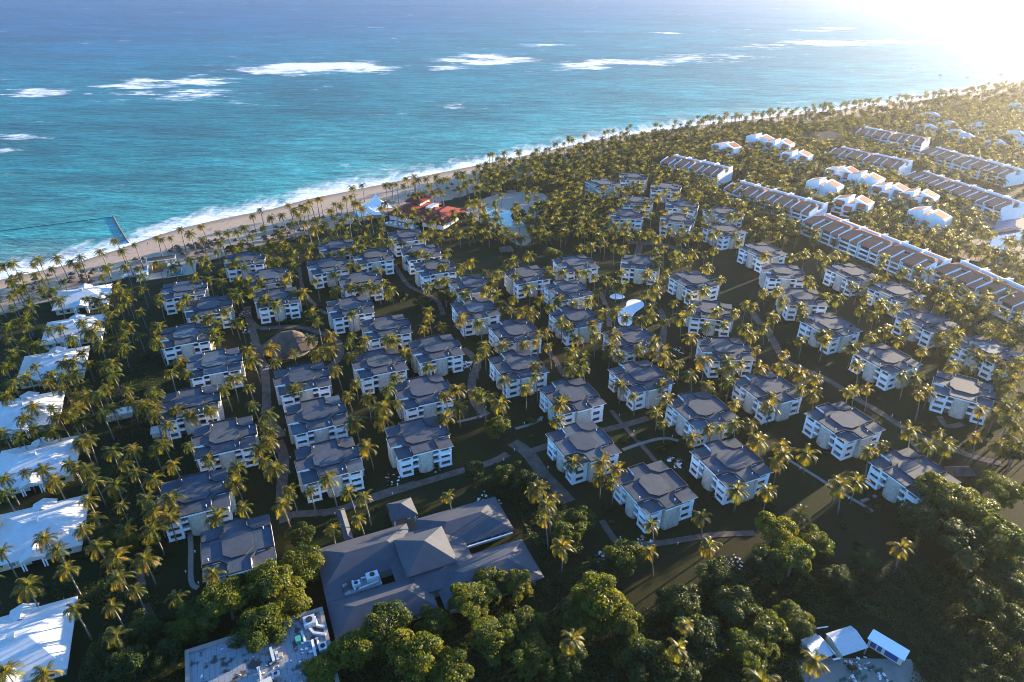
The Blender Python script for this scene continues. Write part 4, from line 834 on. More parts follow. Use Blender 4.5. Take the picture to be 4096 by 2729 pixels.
def scraps(name, x, y, z, rad, n, label, cat='debris', big=1.0):
    mb = MB()
    for _ in range(n):
        q = rad * math.sqrt(random.random()); t = random.uniform(0, 2 * pi)
        px, py = x + q * cos(t), y + q * sin(t); s_ = random.uniform(.18, .6) * big
        pts = MB().box(-s_, s_, -s_ * random.uniform(.3, .9), s_ * random.uniform(.3, .9), 0, random.uniform(.04, .25) * big)
        M = Matrix.Translation((px, py, z + 0.02 + max(0, (1 - q / rad)) * 0.5 * big * random.random())) @ Matrix.Rotation(random.uniform(0, 6.3), 4, 'Z') @ Matrix.Rotation(random.uniform(-.5, .5), 4, 'X')
        pts.xf(M); o = len(mb.v); mb.v += pts.v; mb.f += [tuple(i + o for i in f) for f in pts.f]; mb.m += pts.m
    return tag(ob(name, mb.data(name, M_DEBRIS)), label, cat, 'heaps of storm debris', 'stuff')
for kk, (l, m, rd, n) in enumerate(((-8.5, 112.5, 3.5, 30), (-3.0, 123.0, 3.5, 16), (-12.0, 119.5, 3.0, 22), (-20, 126, 7, 12), (-6.5, 118, 4, 14))):
    x, y = LM(l, m); scraps('debris_scatter', x, y, 4.86, rd, n, 'loose scraps on the service roof, ' + ('right of the hatch', 'below the big ducts', 'behind the hatch', 'on the brown stain at left', 'in the middle')[kk], 'debris', .7)

# ------------------------------------------------------------------ works yard in the lower right corner
def gable_shed(x, y, rz, sx, sy, ze, zr, label, frac=0.3):
    q = root('metal_shed', (x, y, 0), rz, label, 'shed', 'sheet-metal sheds')
    yr = sy * (1 - 2 * frac)
    sl = MB()
    nb = int(sx * 2 / 0.28)
    for side, (ya, za, yb, zb) in enumerate(((-sy, ze, yr, zr), (sy, ze + .5, yr, zr))):
        mb = MB()
        for k in range(nb):
            xa, xb = -sx + k * 2 * sx / nb, -sx + (k + 1) * 2 * sx / nb; xm = (xa + xb) / 2; d = .07
            for p, q_ in (((xa, 0), (xm, d)), ((xm, d), (xb, 0))):
                mb.poly([(p[0], ya, za + p[1]), (q_[0], ya, za + q_[1]), (q_[0], yb, zb + q_[1]), (p[0], yb, zb + p[1])])
        ob('roof_sheet', mb.data('roof_sheet', M_METAL), q)
    for px in (-sx + .3, sx - .3):
        for py in (-sy + .3, sy - .3): ob('post', MB().box(px - .12, px + .12, py - .12, py + .12, 0, ze).data('post', M_CONC), q)
    ob('wall', MB().box(-sx + .4, -sx + .55, -sy + .4, sy - .4, 0, ze - .05).data('wall', M_CREAM), q)
    return q
SHED_XY = [(88.0, 117.2), (79.6, 115.6), (98.3, 116.2)]
gable_shed(88.0, 117.2, 0.32, 4.1, 3.3, 2.8, 3.8, 'larger corrugated metal shed roof in the works yard')
gable_shed(79.6, 115.4, 0.40, 2.6, 3.2, 2.5, 3.3, 'smaller corrugated metal shed left of the larger one in the yard')
q = root('site_cabin', (98.5, 116.3, 0), -0.78, 'cream site cabin with flat white roof and blue shutters in the yard', 'cabin')
ob('wall', MB().box(-4.2, 4.2, -1.6, 1.6, 0, 2.7).data('wall', M_CREAM), q)
ob('roof', MB().box(-4.6, 4.6, -2.0, 2.0, 2.7, 2.95).data('roof', M_FABRIC), q)
for dx, w in ((-2.9, .7), (-1.3, .5), (1.6, 1.6)): ob('shutter', MB().box(dx - w, dx + w, -1.68, -1.61, .5, 2.4).data('shutter', M_BLUE), q)
tag(ob('yard', MB().box(74, 104, 104, 114.2, -.2, .05).data('yard', M_CONC)), None, None, None, 'structure')
for k, (x, y) in enumerate(((92.4, 111.2), (93.9, 110.4), (88.2, 109.6), (89.3, 108.4), (83.7, 107.8), (84.6, 106.6), (95.0, 107.0), (91.0, 105.4))):
    q = root('bench', (x, y, 0.05), 0.35 + random.uniform(-.1, .1), 'dark green bench in the works yard, %s counted from the cabin' % ORD[k], 'bench', 'green benches in the yard')
    ob('seat', MB().box(-1.1, 1.1, -.25, .25, .42, .5).data('seat', M_BENCH), q); ob('backrest', MB().box(-1.1, 1.1, .22, .3, .5, .9).data('backrest', M_BENCH), q)
    for dx in (-.9, .9): ob('leg', MB().box(dx - .06, dx + .06, -.22, .22, 0, .42).data('leg', M_BENCH), q)
for kk, (x, y, rd, n) in enumerate(((88, 111.8, 2.0, 40), (94.5, 108.8, 1.6, 12), (91.5, 113.0, 2.0, 16), (86.2, 108.6, 1.3, 25))):
    scraps('debris_heap', x, y, 0.05, rd, n, 'scrap heap in the works yard, ' + ('below the larger shed', 'between the benches and cabin', 'beside the cabin', 'left of the benches')[kk], 'debris', .8)
def pipe(pts, rad, label, mt=None): tag(ob('pipe', MB().tube(pts, rad, 6).data('pipe', mt or M_WHITE)), label, 'pipe')
pipe([(80.5, 121.0, 2.6), (85.0, 121.8, 2.6)], .16, 'white pipe behind the metal sheds'); pipe([(81.6, 119.0, 2.6), (83.6, 113.6, 2.6)], .16, 'white beam between the two metal sheds')
pipe([(83.2, 113.0, 1.2), (85.2, 113.5, 1.2)], .25, 'thick white pipe stub below the larger shed')
# ------------------------------------------------------------------ thatched pavilion and huts
def thatch_cone(mb, rad, ze, zr, seg=28, ridge=0.0, lobes=0, rag=0.03):
    i0 = len(mb.v)
    prof = ((1.0, 0.0), (0.75, 0.26), (0.5, 0.54), (0.25, 0.83), (0.06, 1.0))
    for (f, h) in prof:
        for k in range(seg):
            t = 2 * pi * k / seg
            w = 1 + (random.uniform(-rag, rag) if f > .9 else random.uniform(-rag, rag) * .4) + (0.05 * cos(lobes * t) if lobes else 0)
            ex = ridge * (1 if cos(t) > 0 else -1) if ridge else 0
            mb.v.append((rad * f * w * cos(t) + ex, rad * f * w * sin(t) * (0.9 if ridge else 1), ze + (zr - ze) * h))
    for j in range(len(prof) - 1):
        for k in range(seg):
            k2 = (k + 1) % seg
            mb.f.append((i0 + j*seg + k, i0 + j*seg + k2, i0 + (j+1)*seg + k2, i0 + (j+1)*seg + k)); mb.m.append(0)
    mb.f.append(tuple(i0 + (len(prof)-1)*seg + k for k in range(seg))); mb.m.append(0)
    mb.f.append(tuple(i0 + k for k in range(seg - 1, -1, -1))); mb.m.append(0)
    return mb
x, y = LM(14.6, 286.5)
q = root('thatched_pavilion', (x, y, 0), GR, 'big round thatched pavilion beside the curving path', 'pavilion')
ob('thatched_roof', thatch_cone(MB(), 11.0, 2.2, 9.4, 14, 2.0, 0, .02).data('thatched_roof', M_THATCH), q)
for k in range(12):
    t = 2 * pi * k / 12; ob('post', MB().tube([(9 * cos(t), 8.0 * sin(t), 0), (9 * cos(t), 8.0 * sin(t), 3.0)], .18, 6).data('post', M_WOOD), q)
ob('floor', MB().prism([(9.6 * cos(2*pi*k/24), 9.0 * sin(2*pi*k/24)) for k in range(24)], .03, .3).data('floor', M_CONC), q)
def thatch_hut(x, y, rz, sx, sy, ze, zr, label, mt=None, cat='hut'):
    q = root('thatched_hut', (x, y, 0), rz, label, cat)
    mb = hip(MB(), -sx, sx, -sy, sy, ze, zr, 0, .3, (-sx + sy * .6, sx - sy * .6) if sx >= sy else None)
    ob('thatched_roof', mb.data('thatched_roof', mt or M_THATCH), q)
    for dx in (-sx * .82, sx * .82):
        for dy in (-sy * .8, sy * .8): ob('post', MB().tube([(dx, dy, 0), (dx, dy, ze - .1)], .13, 6).data('post', M_WOOD), q)
    return q
thatch_hut(156.5, 186.0, 0.05, 4.2, 2.6, 2.3, 4.3, 'small rectangular thatched shelter beside the walk at the right edge')
thatch_hut(294.0, 668.0, 0.4, 20, 15, 4.0, 10.0, 'wide brown thatched hall behind the far hotel wings')
thatch_hut(11.0, 432.0, 0.3, 4.5, 3.5, 2.6, 4.8, 'dark thatched hut on the sand right of the lagoon pool')
thatch_hut(-4.0, 384.0, 0.2, 4.0, 3.4, 2.6, 4.6, 'thatched kiosk with yellow front below the lagoon pool', None)
x, y = 283.0, 388.0
q = root('thatched_canopy', (x, y, 0), -0.3, 'oval thatched canopy beside the violet pool', 'canopy')
ob('thatched_roof', thatch_cone(MB(), 8.6, 3.0, 6.2, 30, 3.0, 0).data('thatched_roof', M_THATCH), q)
for k in range(10):
    t = 2 * pi * k / 10; ob('post', MB().tube([(8.4 * cos(t), 6.2 * sin(t), 0), (8.4 * cos(t), 6.2 * sin(t), 3.3)], .16, 6).data('post', M_WOOD), q)

# ------------------------------------------------------------------ beach umbrellas
ucap = [thatch_cone(MB(), 1.75, 2.0, 3.2, 16, 0, 0, .06).data('thatch_cap', M_THATCH) for _ in range(4)]
upole = MB().tube([(0, 0, 0), (0, 0, 2.9)], .07, 6).data('pole', M_WOOD)
def beach_zone(x): return 'left of the beach bar' if x < -205 else 'just right of the beach bar' if x < -176 else 'midway between bar and white tents' if x < -130 else 'near the white tents' if x < -95 else 'beyond the red restaurant'
UMBRELLAS.sort(key=lambda p: p[0])
zc = {}
for k, (x, y) in enumerate(UMBRELLAS):
    zn = beach_zone(x); zc[zn] = zc.get(zn, 0) + 1
    z = -0.03
    q = root('beach_umbrella', (x, y, z), random.uniform(0, 6), 'thatched beach umbrella %s, %s from the left there' % (zn, ORD[zc[zn] - 1]), 'beach umbrella', 'thatched umbrellas ' + beach_zone(x))
    q.scale = (1.1,) * 3
    ob('thatch_cap', ucap[k % 4], q); ob('pole', upole, q)
for k, (x, y) in enumerate(CAPS):
    o = tag(ob('thatch_cap', ucap[k % 4], None, (x, y, -1.0 + random.uniform(0, .7)), random.uniform(0, 6), 1.2),
            'loose thatch cap in the heap behind the beach bar', 'thatch cap', 'umbrella caps heaped by the bar')
# ------------------------------------------------------------------ beach bar with pergola and small pool
bar = (-187.0, 352.0)
q = root('beach_bar', (-196.0, 356.0, 0), radians(22), 'beach bar with slatted white pergola and ochre wall', 'bar')
ob('platform', MB().box(-14, 16, -13, 8, -.3, .25).data('platform', M_SAND), q)
fr = MB().box(-9, 6, 3.2, 3.5, 4.2, 4.5).box(-9, 6, 9.2, 9.5, 4.2, 4.5).box(-9, -8.7, 3.5, 9.2, 4.2, 4.5).box(5.7, 6, 3.5, 9.2, 4.2, 4.5)
ob('pergola_frame', fr.data('pergola_frame', M_WHITE), q)
slm = MB().box(-8.6, 5.6, 0, .28, 4.5, 4.62).data('pergola_slat', M_WOOD)
for k in range(11): ob('pergola_slat', slm, q, (0, 3.6 + k * .52, 0))
for dx in (-8.8, -4, 1, 5.8):
    for dy in (3.4, 9.3): ob('post', MB().box(dx - .15, dx + .15, dy - .15, dy + .15, .25, 4.2).data('post', M_WHITE), q)
ob('ochre_wall', MB().box(-6, 8, 1.2, 1.6, .25, 3.4).data('ochre_wall', M_ORANGE), q)
ob('ochre_wall', MB().box(-6.4, -6, -4, 1.6, .25, 3.2).data('ochre_wall', M_ORANGE), q)
ob('white_wall', MB().box(-8.5, -8.1, -11, 1, .25, 3.3).data('white_wall', M_WHITE), q)
ob('white_room', MB().box(-13.5, -8.6, -11, -5.5, .25, 3.0).data('white_room', M_WHITE), q)
ob('white_room', MB().box(2, 7, -3.2, 0.6, .25, 2.8).box(1.8, 7.2, -3.4, .8, 2.8, 3.0).data('white_room', M_WHITE), q)
ob('canopy', MB().box(2.4, 9.0, -8.6, -4.4, 2.7, 2.9).data('canopy', M_WOOD), q)
for dx in (2.6, 8.8):
    for dy in (-8.4, -4.6): ob('post', MB().box(dx - .1, dx + .1, dy - .1, dy + .1, .25, 2.7).data('post', M_WHITE), q)
ob('pool_water', MB().box(1.0, 11.0, -12.0, -4.0, .24, .27).data('pool_water', mat('bar_pool', (0.02, 0.14, 0.10), .08, .5)), q)
ob('steps', MB().box(-5.5, -1, -3.8, -.5, .25, .6).box(-5, -1.5, -2.8, -.6, .6, .9).data('steps', M_WOOD), q)
bt = root('lifeboat', (-212.5, 345.5, .2), 1.0, 'small white boat parked beside the beach bar', 'boat')
def boat(par, L=4.5, W=1.7, cabin=True, mast=0.0):
    mb = MB(); secs = ((-.5, .8, .75), (-.25, 1, .7), (.1, 1, .7), (.35, .7, .8), (.5, .06, 1.0))
    for fx, w, h in secs:
        mb.v += [(fx*L, -w*W/2, h), (fx*L, -w*W/3, 0.1), (fx*L, w*W/3, 0.1), (fx*L, w*W/2, h)]
    for k in range(len(secs) - 1):
        a = 4*k
        for j in range(3): mb.f.append((a+j, a+j+1, a+j+5, a+j+4)); mb.m.append(0)
    mb.f.append((0, 3, 2, 1)); mb.m.append(0)
    ob('hull', mb.data('hull', M_WHITE), par)
    ob('deck', MB().prism([(-.48*L, -.36*W), (.3*L, -.36*W), (.46*L, 0), (.3*L, .36*W), (-.48*L, .36*W)], .45, .55).data('deck', M_FABRIC), par)
    if cabin: ob('cabin', MB().box(-.2*L, .12*L, -.26*W, .26*W, .56, 1.5).box(-.25*L, .15*L, -.3*W, .3*W, 1.5, 1.6).data('cabin', M_WHITE), par)
    if mast: ob('mast', MB().tube([(0, 0, .5), (0, 0, mast)], .08, 5).data('mast', M_WHITE), par)
boat(bt, 5, 2)
kinds = ((11, 4, 0), (7, 2.6, 0), (10, 3.4, 12), (7, 2.6, 3), (8, 3, 0))
for k, (x, y) in enumerate(BOATS):
    q = root('moored_boat', (x, y, SEA_Z - .1), .9 + k * .3, 'small boat moored off the right-hand beach, %s from the left' % ('first', 'second', 'third', 'fourth', 'fifth')[k], 'boat', 'boats moored offshore')
    boat(q, kinds[k][0], kinds[k][1], True, kinds[k][2])
rp = [(p[0], p[1], SEA_Z + .12) for p in ROPE]
tag(ob('float_line', MB().tube(rp[:3], .25, 5).data('float_line', mat('float_rope', (.06, .12, .12), .7))), 'dark line of floats on the water at far left', 'float line')
tag(ob('jetty_boom', MB().tube([(p[0], p[1], SEA_Z + .35) for p in ROPE[2:]], .45, 6).data('jetty_boom', M_WOOD)), 'dark boom running from the float line to the beach', 'boom')

# ------------------------------------------------------------------ red-roofed restaurant, tents, lagoon
q = root('beach_restaurant', (-60.0, 447.0, 0), radians(-25), 'beach restaurant with dark red hipped roofs near the lagoon', 'restaurant')
q.scale = (1.05, 1.3, 1.1)
rr = lambda nm, *a: ob(nm, hip(MB(), *a).data(nm, M_REDROOF), q)
rr('roof', -19, 2, -13, 15, 3.6, 7.6); rr('roof', 6, 24, -14, 12, 3.6, 8.0); rr('roof', -6, 14, -6, 9, 3.7, 7.0); rr('upper_roof', -15, -3, 0, 12, 7.8, 12.0)
ob('wall', MB().box(-17.5, .5, -11.5, 13.5, 0, 3.3).box(7.5, 22.5, -12.5, 10.5, 0, 3.3).box(.5, 7.5, -4.5, 7.5, 0, 3.4).data('wall', M_WHITE), q)
ob('wall', MB().box(-13.8, -4.2, 1.2, 10.8, 3.35, 7.5).data('wall', M_CREAM), q)
ob('terrace', MB().box(-16, 6, -20, -13.2, 0.02, .35).data('terrace', M_SAND), q)
ob('skylight', MB().box(2.2, 6.2, -2, 6, 6.2, 7.3).data('skylight', M_METAL), q)
for k in range(10): ob('terrace_table', MB().box(-15 + 2.1 * k, -13.8 + 2.1 * k, -18.5 + (k % 3) * 1.4, -17.3 + (k % 3) * 1.4, .35, 1.1).data('terrace_table', M_FABRIC), q)
def sail(mb, corners, apex, n=6):
    c = [Vector(p) for p in corners]; a = Vector(apex); m = len(c)
    for k in range(m):
        p, r_ = c[k], c[(k + 1) % m]
        grid = []
        for j in range(n + 1):
            f = j / n; row = []
            for i in range(n + 1):
                g_ = i / n; e = p.lerp(r_, g_); e = e.lerp((p + r_) / 2 * .55 + a * .45, 0.35 * 4 * g_ * (1 - g_) * 0.35)
                pt = e.lerp(a, f); pt.z = e.z + (a.z - e.z) * (f ** 2.2); row.append(pt)
            grid.append(row)
        b0 = len(mb.v)
        for row in grid: mb.v += [tuple(v) for v in row]
        for j in range(n):
            for i in range(n):
                s_ = b0 + j*(n+1) + i; mb.f.append((s_, s_+1, s_+n+2, s_+n+1)); mb.m.append(0)
    return mb
for k, (x, y, sx, sy, h, lab) in enumerate(((-95, 461, 9, 8, 11.5, 'tall peaked white tent beside the red restaurant'), (-98, 446, 8, 6.5, 7.5, 'lower white tent in front of the peaked tent'))):
    q = root('tensile_tent', (x, y, 0), radians(25), lab, 'tent')
    cs = [(-sx, -sy, 3), (sx, -sy, 2.6), (sx, sy, 3), (-sx, sy, 2.6)]
    ob('canopy', sail(MB(), cs, (0, 0, h)).data('canopy', M_FABRIC, True), q)
    ob('mast', MB().tube([(0, 0, 0), (0, 0, h - .1)], .15, 6).data('mast', M_WHITE), q)
    for c_ in cs: ob('pole', MB().tube([(c_[0], c_[1], 0), c_], .1, 5).data('pole', M_WHITE), q)
me, P = sheet('lagoon_edge', ccw([(p[0], p[1]) for p in offset(ccw(POOL), 1.0)]), 0.06, M_POOLEDGE, .1, 2); tag(ob('pool_edge', me), None, None, None, 'structure')
me, P = sheet('lagoon_pool', ccw(POOL), 0.075, M_POOL, 0, 2); tag(ob('pool_water', me), None, None, None, 'structure')
me, P = sheet('pool_island', ccw(ISLAND), 0.55, M_GROUND, .5, 2); tag(ob('pool_island', me), None, None, None, 'structure')
me, P = sheet('emptied_pool', ccw(WPOOL), 0.07, M_WPOOL, .05, 2); tag(ob('emptied_pool', me), 'emptied white kidney-shaped pool among the blocks', 'pool')
me, P = sheet('emptied_pool', ccw(WPOOL2), 0.07, M_WPOOL, .05, 2); tag(ob('emptied_pool', me), 'small round emptied white pool behind the kidney-shaped one', 'pool')
for k, (x, y) in enumerate(((-12.5, 491.0), (-1.5, 497.0))):
    q = root('pergola', (x, y, 0), .2, 'timber pergola on the sand behind the lagoon, ' + ('left' if k == 0 else 'right') + ' of two', 'pergola')
    for dx in (-3, 3):
        for dy in (-1.5, 1.5): ob('post', MB().box(dx - .12, dx + .12, dy - .12, dy + .12, 0, 2.8).data('post', M_BOX), q)
    for dy in (-1.6, 0, 1.6): ob('beam', MB().box(-3.5, 3.5, dy - .08, dy + .08, 2.8, 3.0).data('beam', M_BOX), q)
q = root('garden_wall', (*LM(45.5, 313), 0), GR, 'long white garden wall between two blocks near the red restaurant', 'wall')
ob('panel', MB().box(-9, 9, -.15, .15, 0, 2.0).data('panel', M_WHITE), q); ob('coping', MB().box(-9.1, 9.1, -.22, .22, 2.0, 2.12).data('coping', M_WHITE), q)
for l, m, lab in ((-36.2, 240.5, 'low white-roofed shed between bungalows and leftmost blocks'), (-53, 258.5, 'low white-roofed shed behind the tallest bungalow palms')):
    q = lmroot('low_shed', l, m, lab, 'shed'); ob('roof', MB().box(-5, 5, -2.4, 2.4, 2.4, 2.6).data('roof', M_WROOF), q); ob('wall', MB().box(-4.7, 4.7, -2.1, 2.1, 0, 2.39).data('wall', M_CREAM), q)

# violet pool of the neighbouring hotel
me, P = sheet('pool_terrace', ccw([(300, 478), (345, 468), (362, 440), (352, 410), (322, 392), (290, 372), (262, 384), (285, 420), (292, 455)]), 0.03, M_SAND, 0, 2); tag(ob('pool_terrace', me), None, None, None, 'structure')
me, P = sheet('violet_pool', ccw(PPOOL), 0.06, M_PPOOL, 0, 1); tag(ob('pool_water', me), None, None, None, 'structure')
q = root('footbridge', (325, 430, 0), 0.35, 'low arched timber footbridge across the violet pool', 'bridge')
ob('deck', MB().box(-11, 11, -1.2, 1.2, .5, .8).data('deck', M_BOX), q)
for dy in (-1.15, 1.15): ob('railing', MB().box(-11, 11, dy - .06, dy + .06, .8, 1.6).data('railing', M_BOX), q)

# ------------------------------------------------------------------ hotel wings with red tile sheds and white fins
def hotel(x0, y0, x1, y1, label):
    L = hypot(x1 - x0, y1 - y0); ang = atan2(y1 - y0, x1 - x0)
    q = root('hotel_wing', ((x0 + x1) / 2, (y0 + y1) / 2, 0), ang, label, 'hotel wing', 'white hotel wings with red tile roofs')
    nb = max(3, round(L / 14.5)); w = L / nb; h = 9.5
    ob('wall', MB().box(-L/2, L/2, -12.0, 10.0, 0, h - 1.6).data('wall', M_WHITE), q)
    win = MB().box(-w * .2, w * .2, -12.12, -12.03, 0, 1.8).data('window', M_PANE)
    balc = MB().box(-w * .24, w * .24, -13.4, -12.02, -.15, .05).box(-w * .24, w * .24, -13.4, -13.28, .05, .95).data('balcony', M_WHITE)
    fin = MB().prism([(-.28, -13.6), (.28, -13.6), (.28, -3.6), (-.28, -3.6)], 0, lambda x, y: h - .2 + (y + 13.6) / 10 * 2.6).data('fin_wall', M_WHITE)
    shed = [MB().prism([(-w * f / 2 + .30, -13.3), (w * f / 2 - .30, -13.3), (w * f / 2 - .30, -4.0), (-w * f / 2 + .30, -4.0)], h - 1.55, lambda x, y: h - .7 + (y + 13.3) / 9.3 * 2.2, 0).data('tile_roof', M_TILE) for f in (.6, .4)]
    back = MB().box(-w * .46, w * .46, 4.0, 4.5, h - 1.61, h + 2.6).box(-w*.46, -w*.46 + .5, 4.5, 10.2, h - 1.61, h + 2.0).box(w*.46 - .5, w*.46, 4.5, 10.2, h - 1.61, h + 2.0).data('back_parapet', M_WHITE)
    tback = MB().prism([(-w*.41, 4.55), (w*.41, 4.55), (w*.41, 10.3), (-w*.41, 10.3)], h - 1.6, lambda x, y: h + 2.2 - (y - 4.5) / 5.5 * 1.7, 0).data('tile_roof', M_TILE)
    acm = MB().box(-.5, .5, -.4, .4, 0, .9).data('air_unit', M_METAL)
    for k in range(nb):
        cx = -L / 2 + (k + .5) * w
        ob('fin_wall', fin, q, (cx - w / 2, 0, 0)); ob('fin_wall', fin, q, (cx + w * .1, -.4, -.5))
        lift = .35 * (k % 2)
        ob('tile_roof', shed[0], q, (cx - w * .2, 0, lift)); ob('tile_roof', shed[1], q, (cx + w * .3, -0.8, lift - .7))
        ob('back_parapet', back, q, (cx, random.uniform(-.4, .4), random.uniform(-.7, .3))); ob('tile_roof', tback, q, (cx, 0, random.uniform(-.4, .2)))
        for lv in range(3):
            for sx_ in (-.22, .28):
                ob('window', win, q, (cx + sx_ * w, 0, .6 + lv * 2.7)); ob('balcony', balc, q, (cx + sx_ * w, 0, .3 + lv * 2.7))
        if random.random() < .7: ob('air_unit', acm, q, (cx + random.uniform(-2, 2), 3.3, h - 1.6))
    ob('fin_wall', fin, q, (L / 2, 0, 0))
    for k in range(0, nb, 2):
        a = -L / 2 + k * w + .6; b = min(L / 2 - .6, a + 2 * w - 1.0)
        ob('ridge_roof', hip(MB(), a, b, -3.9, 3.0, h + 1.3, h + 2.4, 0, .2).data('ridge_roof', M_TILE), q)
        ob('clerestory', MB().box(a + .4, b - .4, -3.2, 2.4, h - 1.6, h + 1.08).data('clerestory', M_PANE), q)
hl = ['nearest the lagoon', 'second wing of the long diagonal row', 'long wing above the right-hand blocks', 'cut by the right edge', 'farthest wing beyond the thatched hall',
      'wing in front of the thatched hall', 'long wing left of the violet pool', 'far wing at the right edge']
for k, (x0, y0, x1, y1) in enumerate(HOTELS): hotel(x0, y0, x1, y1, 'white hotel wing with red tile roofs, ' + hl[k])
def villa(k, x, y):
    q = root('stepped_villa', (x, y, 0), radians(-48) + random.uniform(-.15, .15) + (pi if k % 3 == 1 else 0), 'stepped white villa with slanted parapets between hotel wings, %s from the left' % ORD[k], 'villa', 'stepped white villas between the hotel wings')
    q.scale = (1.2, 1.2, 1.25)
    for j, (cx, cy, sx, sy, h) in enumerate(((-6, 1, 4.2, 5, 8.5), (0, -1.5, 3.6, 5.5, 7.0), (5.5, 1.2, 4, 4.8, 9.0))):
        f = (lambda a, h=h, cx=cx, sx=sx: (lambda x_, y_: h + (x_ - cx) / sx * 1.2 * a))(1 if j != 2 else -1)
        ob('wall', MB().prism([(cx - sx, cy - sy), (cx + sx, cy - sy), (cx + sx, cy + sy), (cx - sx, cy + sy)], 0, f).data('wall', M_WHITE), q)
        ob('tile_roof', MB().prism([(cx - sx * .7, cy - sy * .55), (cx + sx * .7, cy - sy * .55), (cx + sx * .7, cy + sy * .85), (cx - sx * .7, cy + sy * .85)], h - 2, lambda x_, y_, f=f: f(x_, y_) + .12).data('tile_roof', M_TILE), q)
        t = MB().prism([(cx - sx * .6, cy - sy - 1.4), (cx + sx * .6, cy - sy - 1.4), (cx + sx * .6, cy - sy - .003), (cx - sx * .6, cy - sy - .003)], h - 3.2, lambda x_, y_, h=h, cy=cy, sy=sy: h - 2.6 + (y_ - cy + sy + 1.4) * 1.2)
        ob('tile_roof', t.data('tile_roof', M_TILE), q)
        ob('window', MB().box(cx - sx * .5, cx + sx * .5, cy - sy - .09, cy - sy - .01, 1.0, 2.6).data('window', M_PANE), q); ob('window', MB().box(cx - sx * .5, cx + sx * .5, cy - sy - .09, cy - sy - .01, 3.9, 5.0).data('window', M_PANE), q)
        ob('balcony', MB().box(cx - sx * .8, cx + sx * .8, cy - sy - 1.2, cy - sy - .1, 2.9, 3.9).data('balcony', M_WHITE), q)
for k, (x, y) in enumerate(sorted(VILLAS, key=lambda p: p[0] / p[1])): villa(k, x, y)
for k, (x, y) in enumerate(sorted(FARROOFS, key=lambda p: p[0] / p[1])):
    q = root('far_bungalow', (x, y, 0), random.uniform(-.8, .2), 'white hip-roofed house among distant palms, %s from the left' % ORD[k], 'house', 'distant white-roofed houses')
    ob('roof', hip(MB(), -9, 9, -7, 7, 5.2, 8.4, 0, .3).data('roof', M_WROOF), q); ob('wall', MB().box(-8, 8, -6, 6, 0, 4.9).data('wall', M_WHITE), q)
    for dx in (-5, 0, 5): ob('window', MB().box(dx - 1, dx + 1, -6.1, -6.02, 2.6, 4.2).data('window', M_PANE), q)

# ------------------------------------------------------------------ debris, path lights, people
DEB = ((-57.5, 297.0, 4.5, 90, .9), (-33.5, 263.0, 3.2, 60, .9), (-19.5, 256.5, 3.5, 40, 1.3), (-107, 253, 2.5, 30, .8), (-93, 232, 1.6, 18, .8), (-96.5, 281.5, 2.0, 26, .8), (30, 146.5, 4.5, 50, .9), (26, 141.5, 2.2, 26, .9), (41.5, 153.5, 2.6, 30, .9),
                          (58.5, 191.5, 3.0, 16, 1.6), (88, 296, 5, 46, .8), (94, 279, 8, 40, .8), (127, 219, 2.5, 20, .9), (-33, 163, 4.5, 34, .8), (-8, 171, 5, 34, .8), (-40, 181, 4, 18, .8), (67, 146, 3, 26, .9), (-93, 201, 2, 14, .8), (-133, 303, 3.0, 30, .8), (-27, 188, 3, 20, .8), (77, 271, 3, 24, 1.), (-126, 285, 2, 20, .8), (55, 331, 4, 30, .8))
for (px, py, rd, n, s_), lb in zip(DEB, labels_for('storm debris', DEB)):
    scraps('debris_heap', px, py, 0.02, rd, n, lb, 'debris', s_)
def bollard(x, y):
    q = root('path_light', (x, y, 0), 0, 'small pale bollard light %s %s' % whereabouts(x, y)[:2], 'bollard', 'bollard lights along the paths')
    ob('post', BOL[0], q); ob('cap', BOL[1], q)
BOL = (MB().tube([(0, 0, 0), (0, 0, .75)], .16, 8).data('post', M_CREAM), MB().tube([(0, 0, .75), (0, 0, .95)], [.22, .16], 8).data('cap', M_WHITE))
for pts, w in PATH_LINES:
    if min(p[1] for p in pts) > 300: continue
    for k in range(0, len(pts) - 1):
        a, b = pts[k], pts[k + 1]
        if random.random() < .55:
            d = hypot(b[0] - a[0], b[1] - a[1]) + 1e-6; nx, ny = -(b[1] - a[1]) / d, (b[0] - a[0]) / d; s_ = random.choice((-1, 1)) * (w / 2 + .5)
            bollard((a[0] + b[0]) / 2 + nx * s_, (a[1] + b[1]) / 2 + ny * s_)
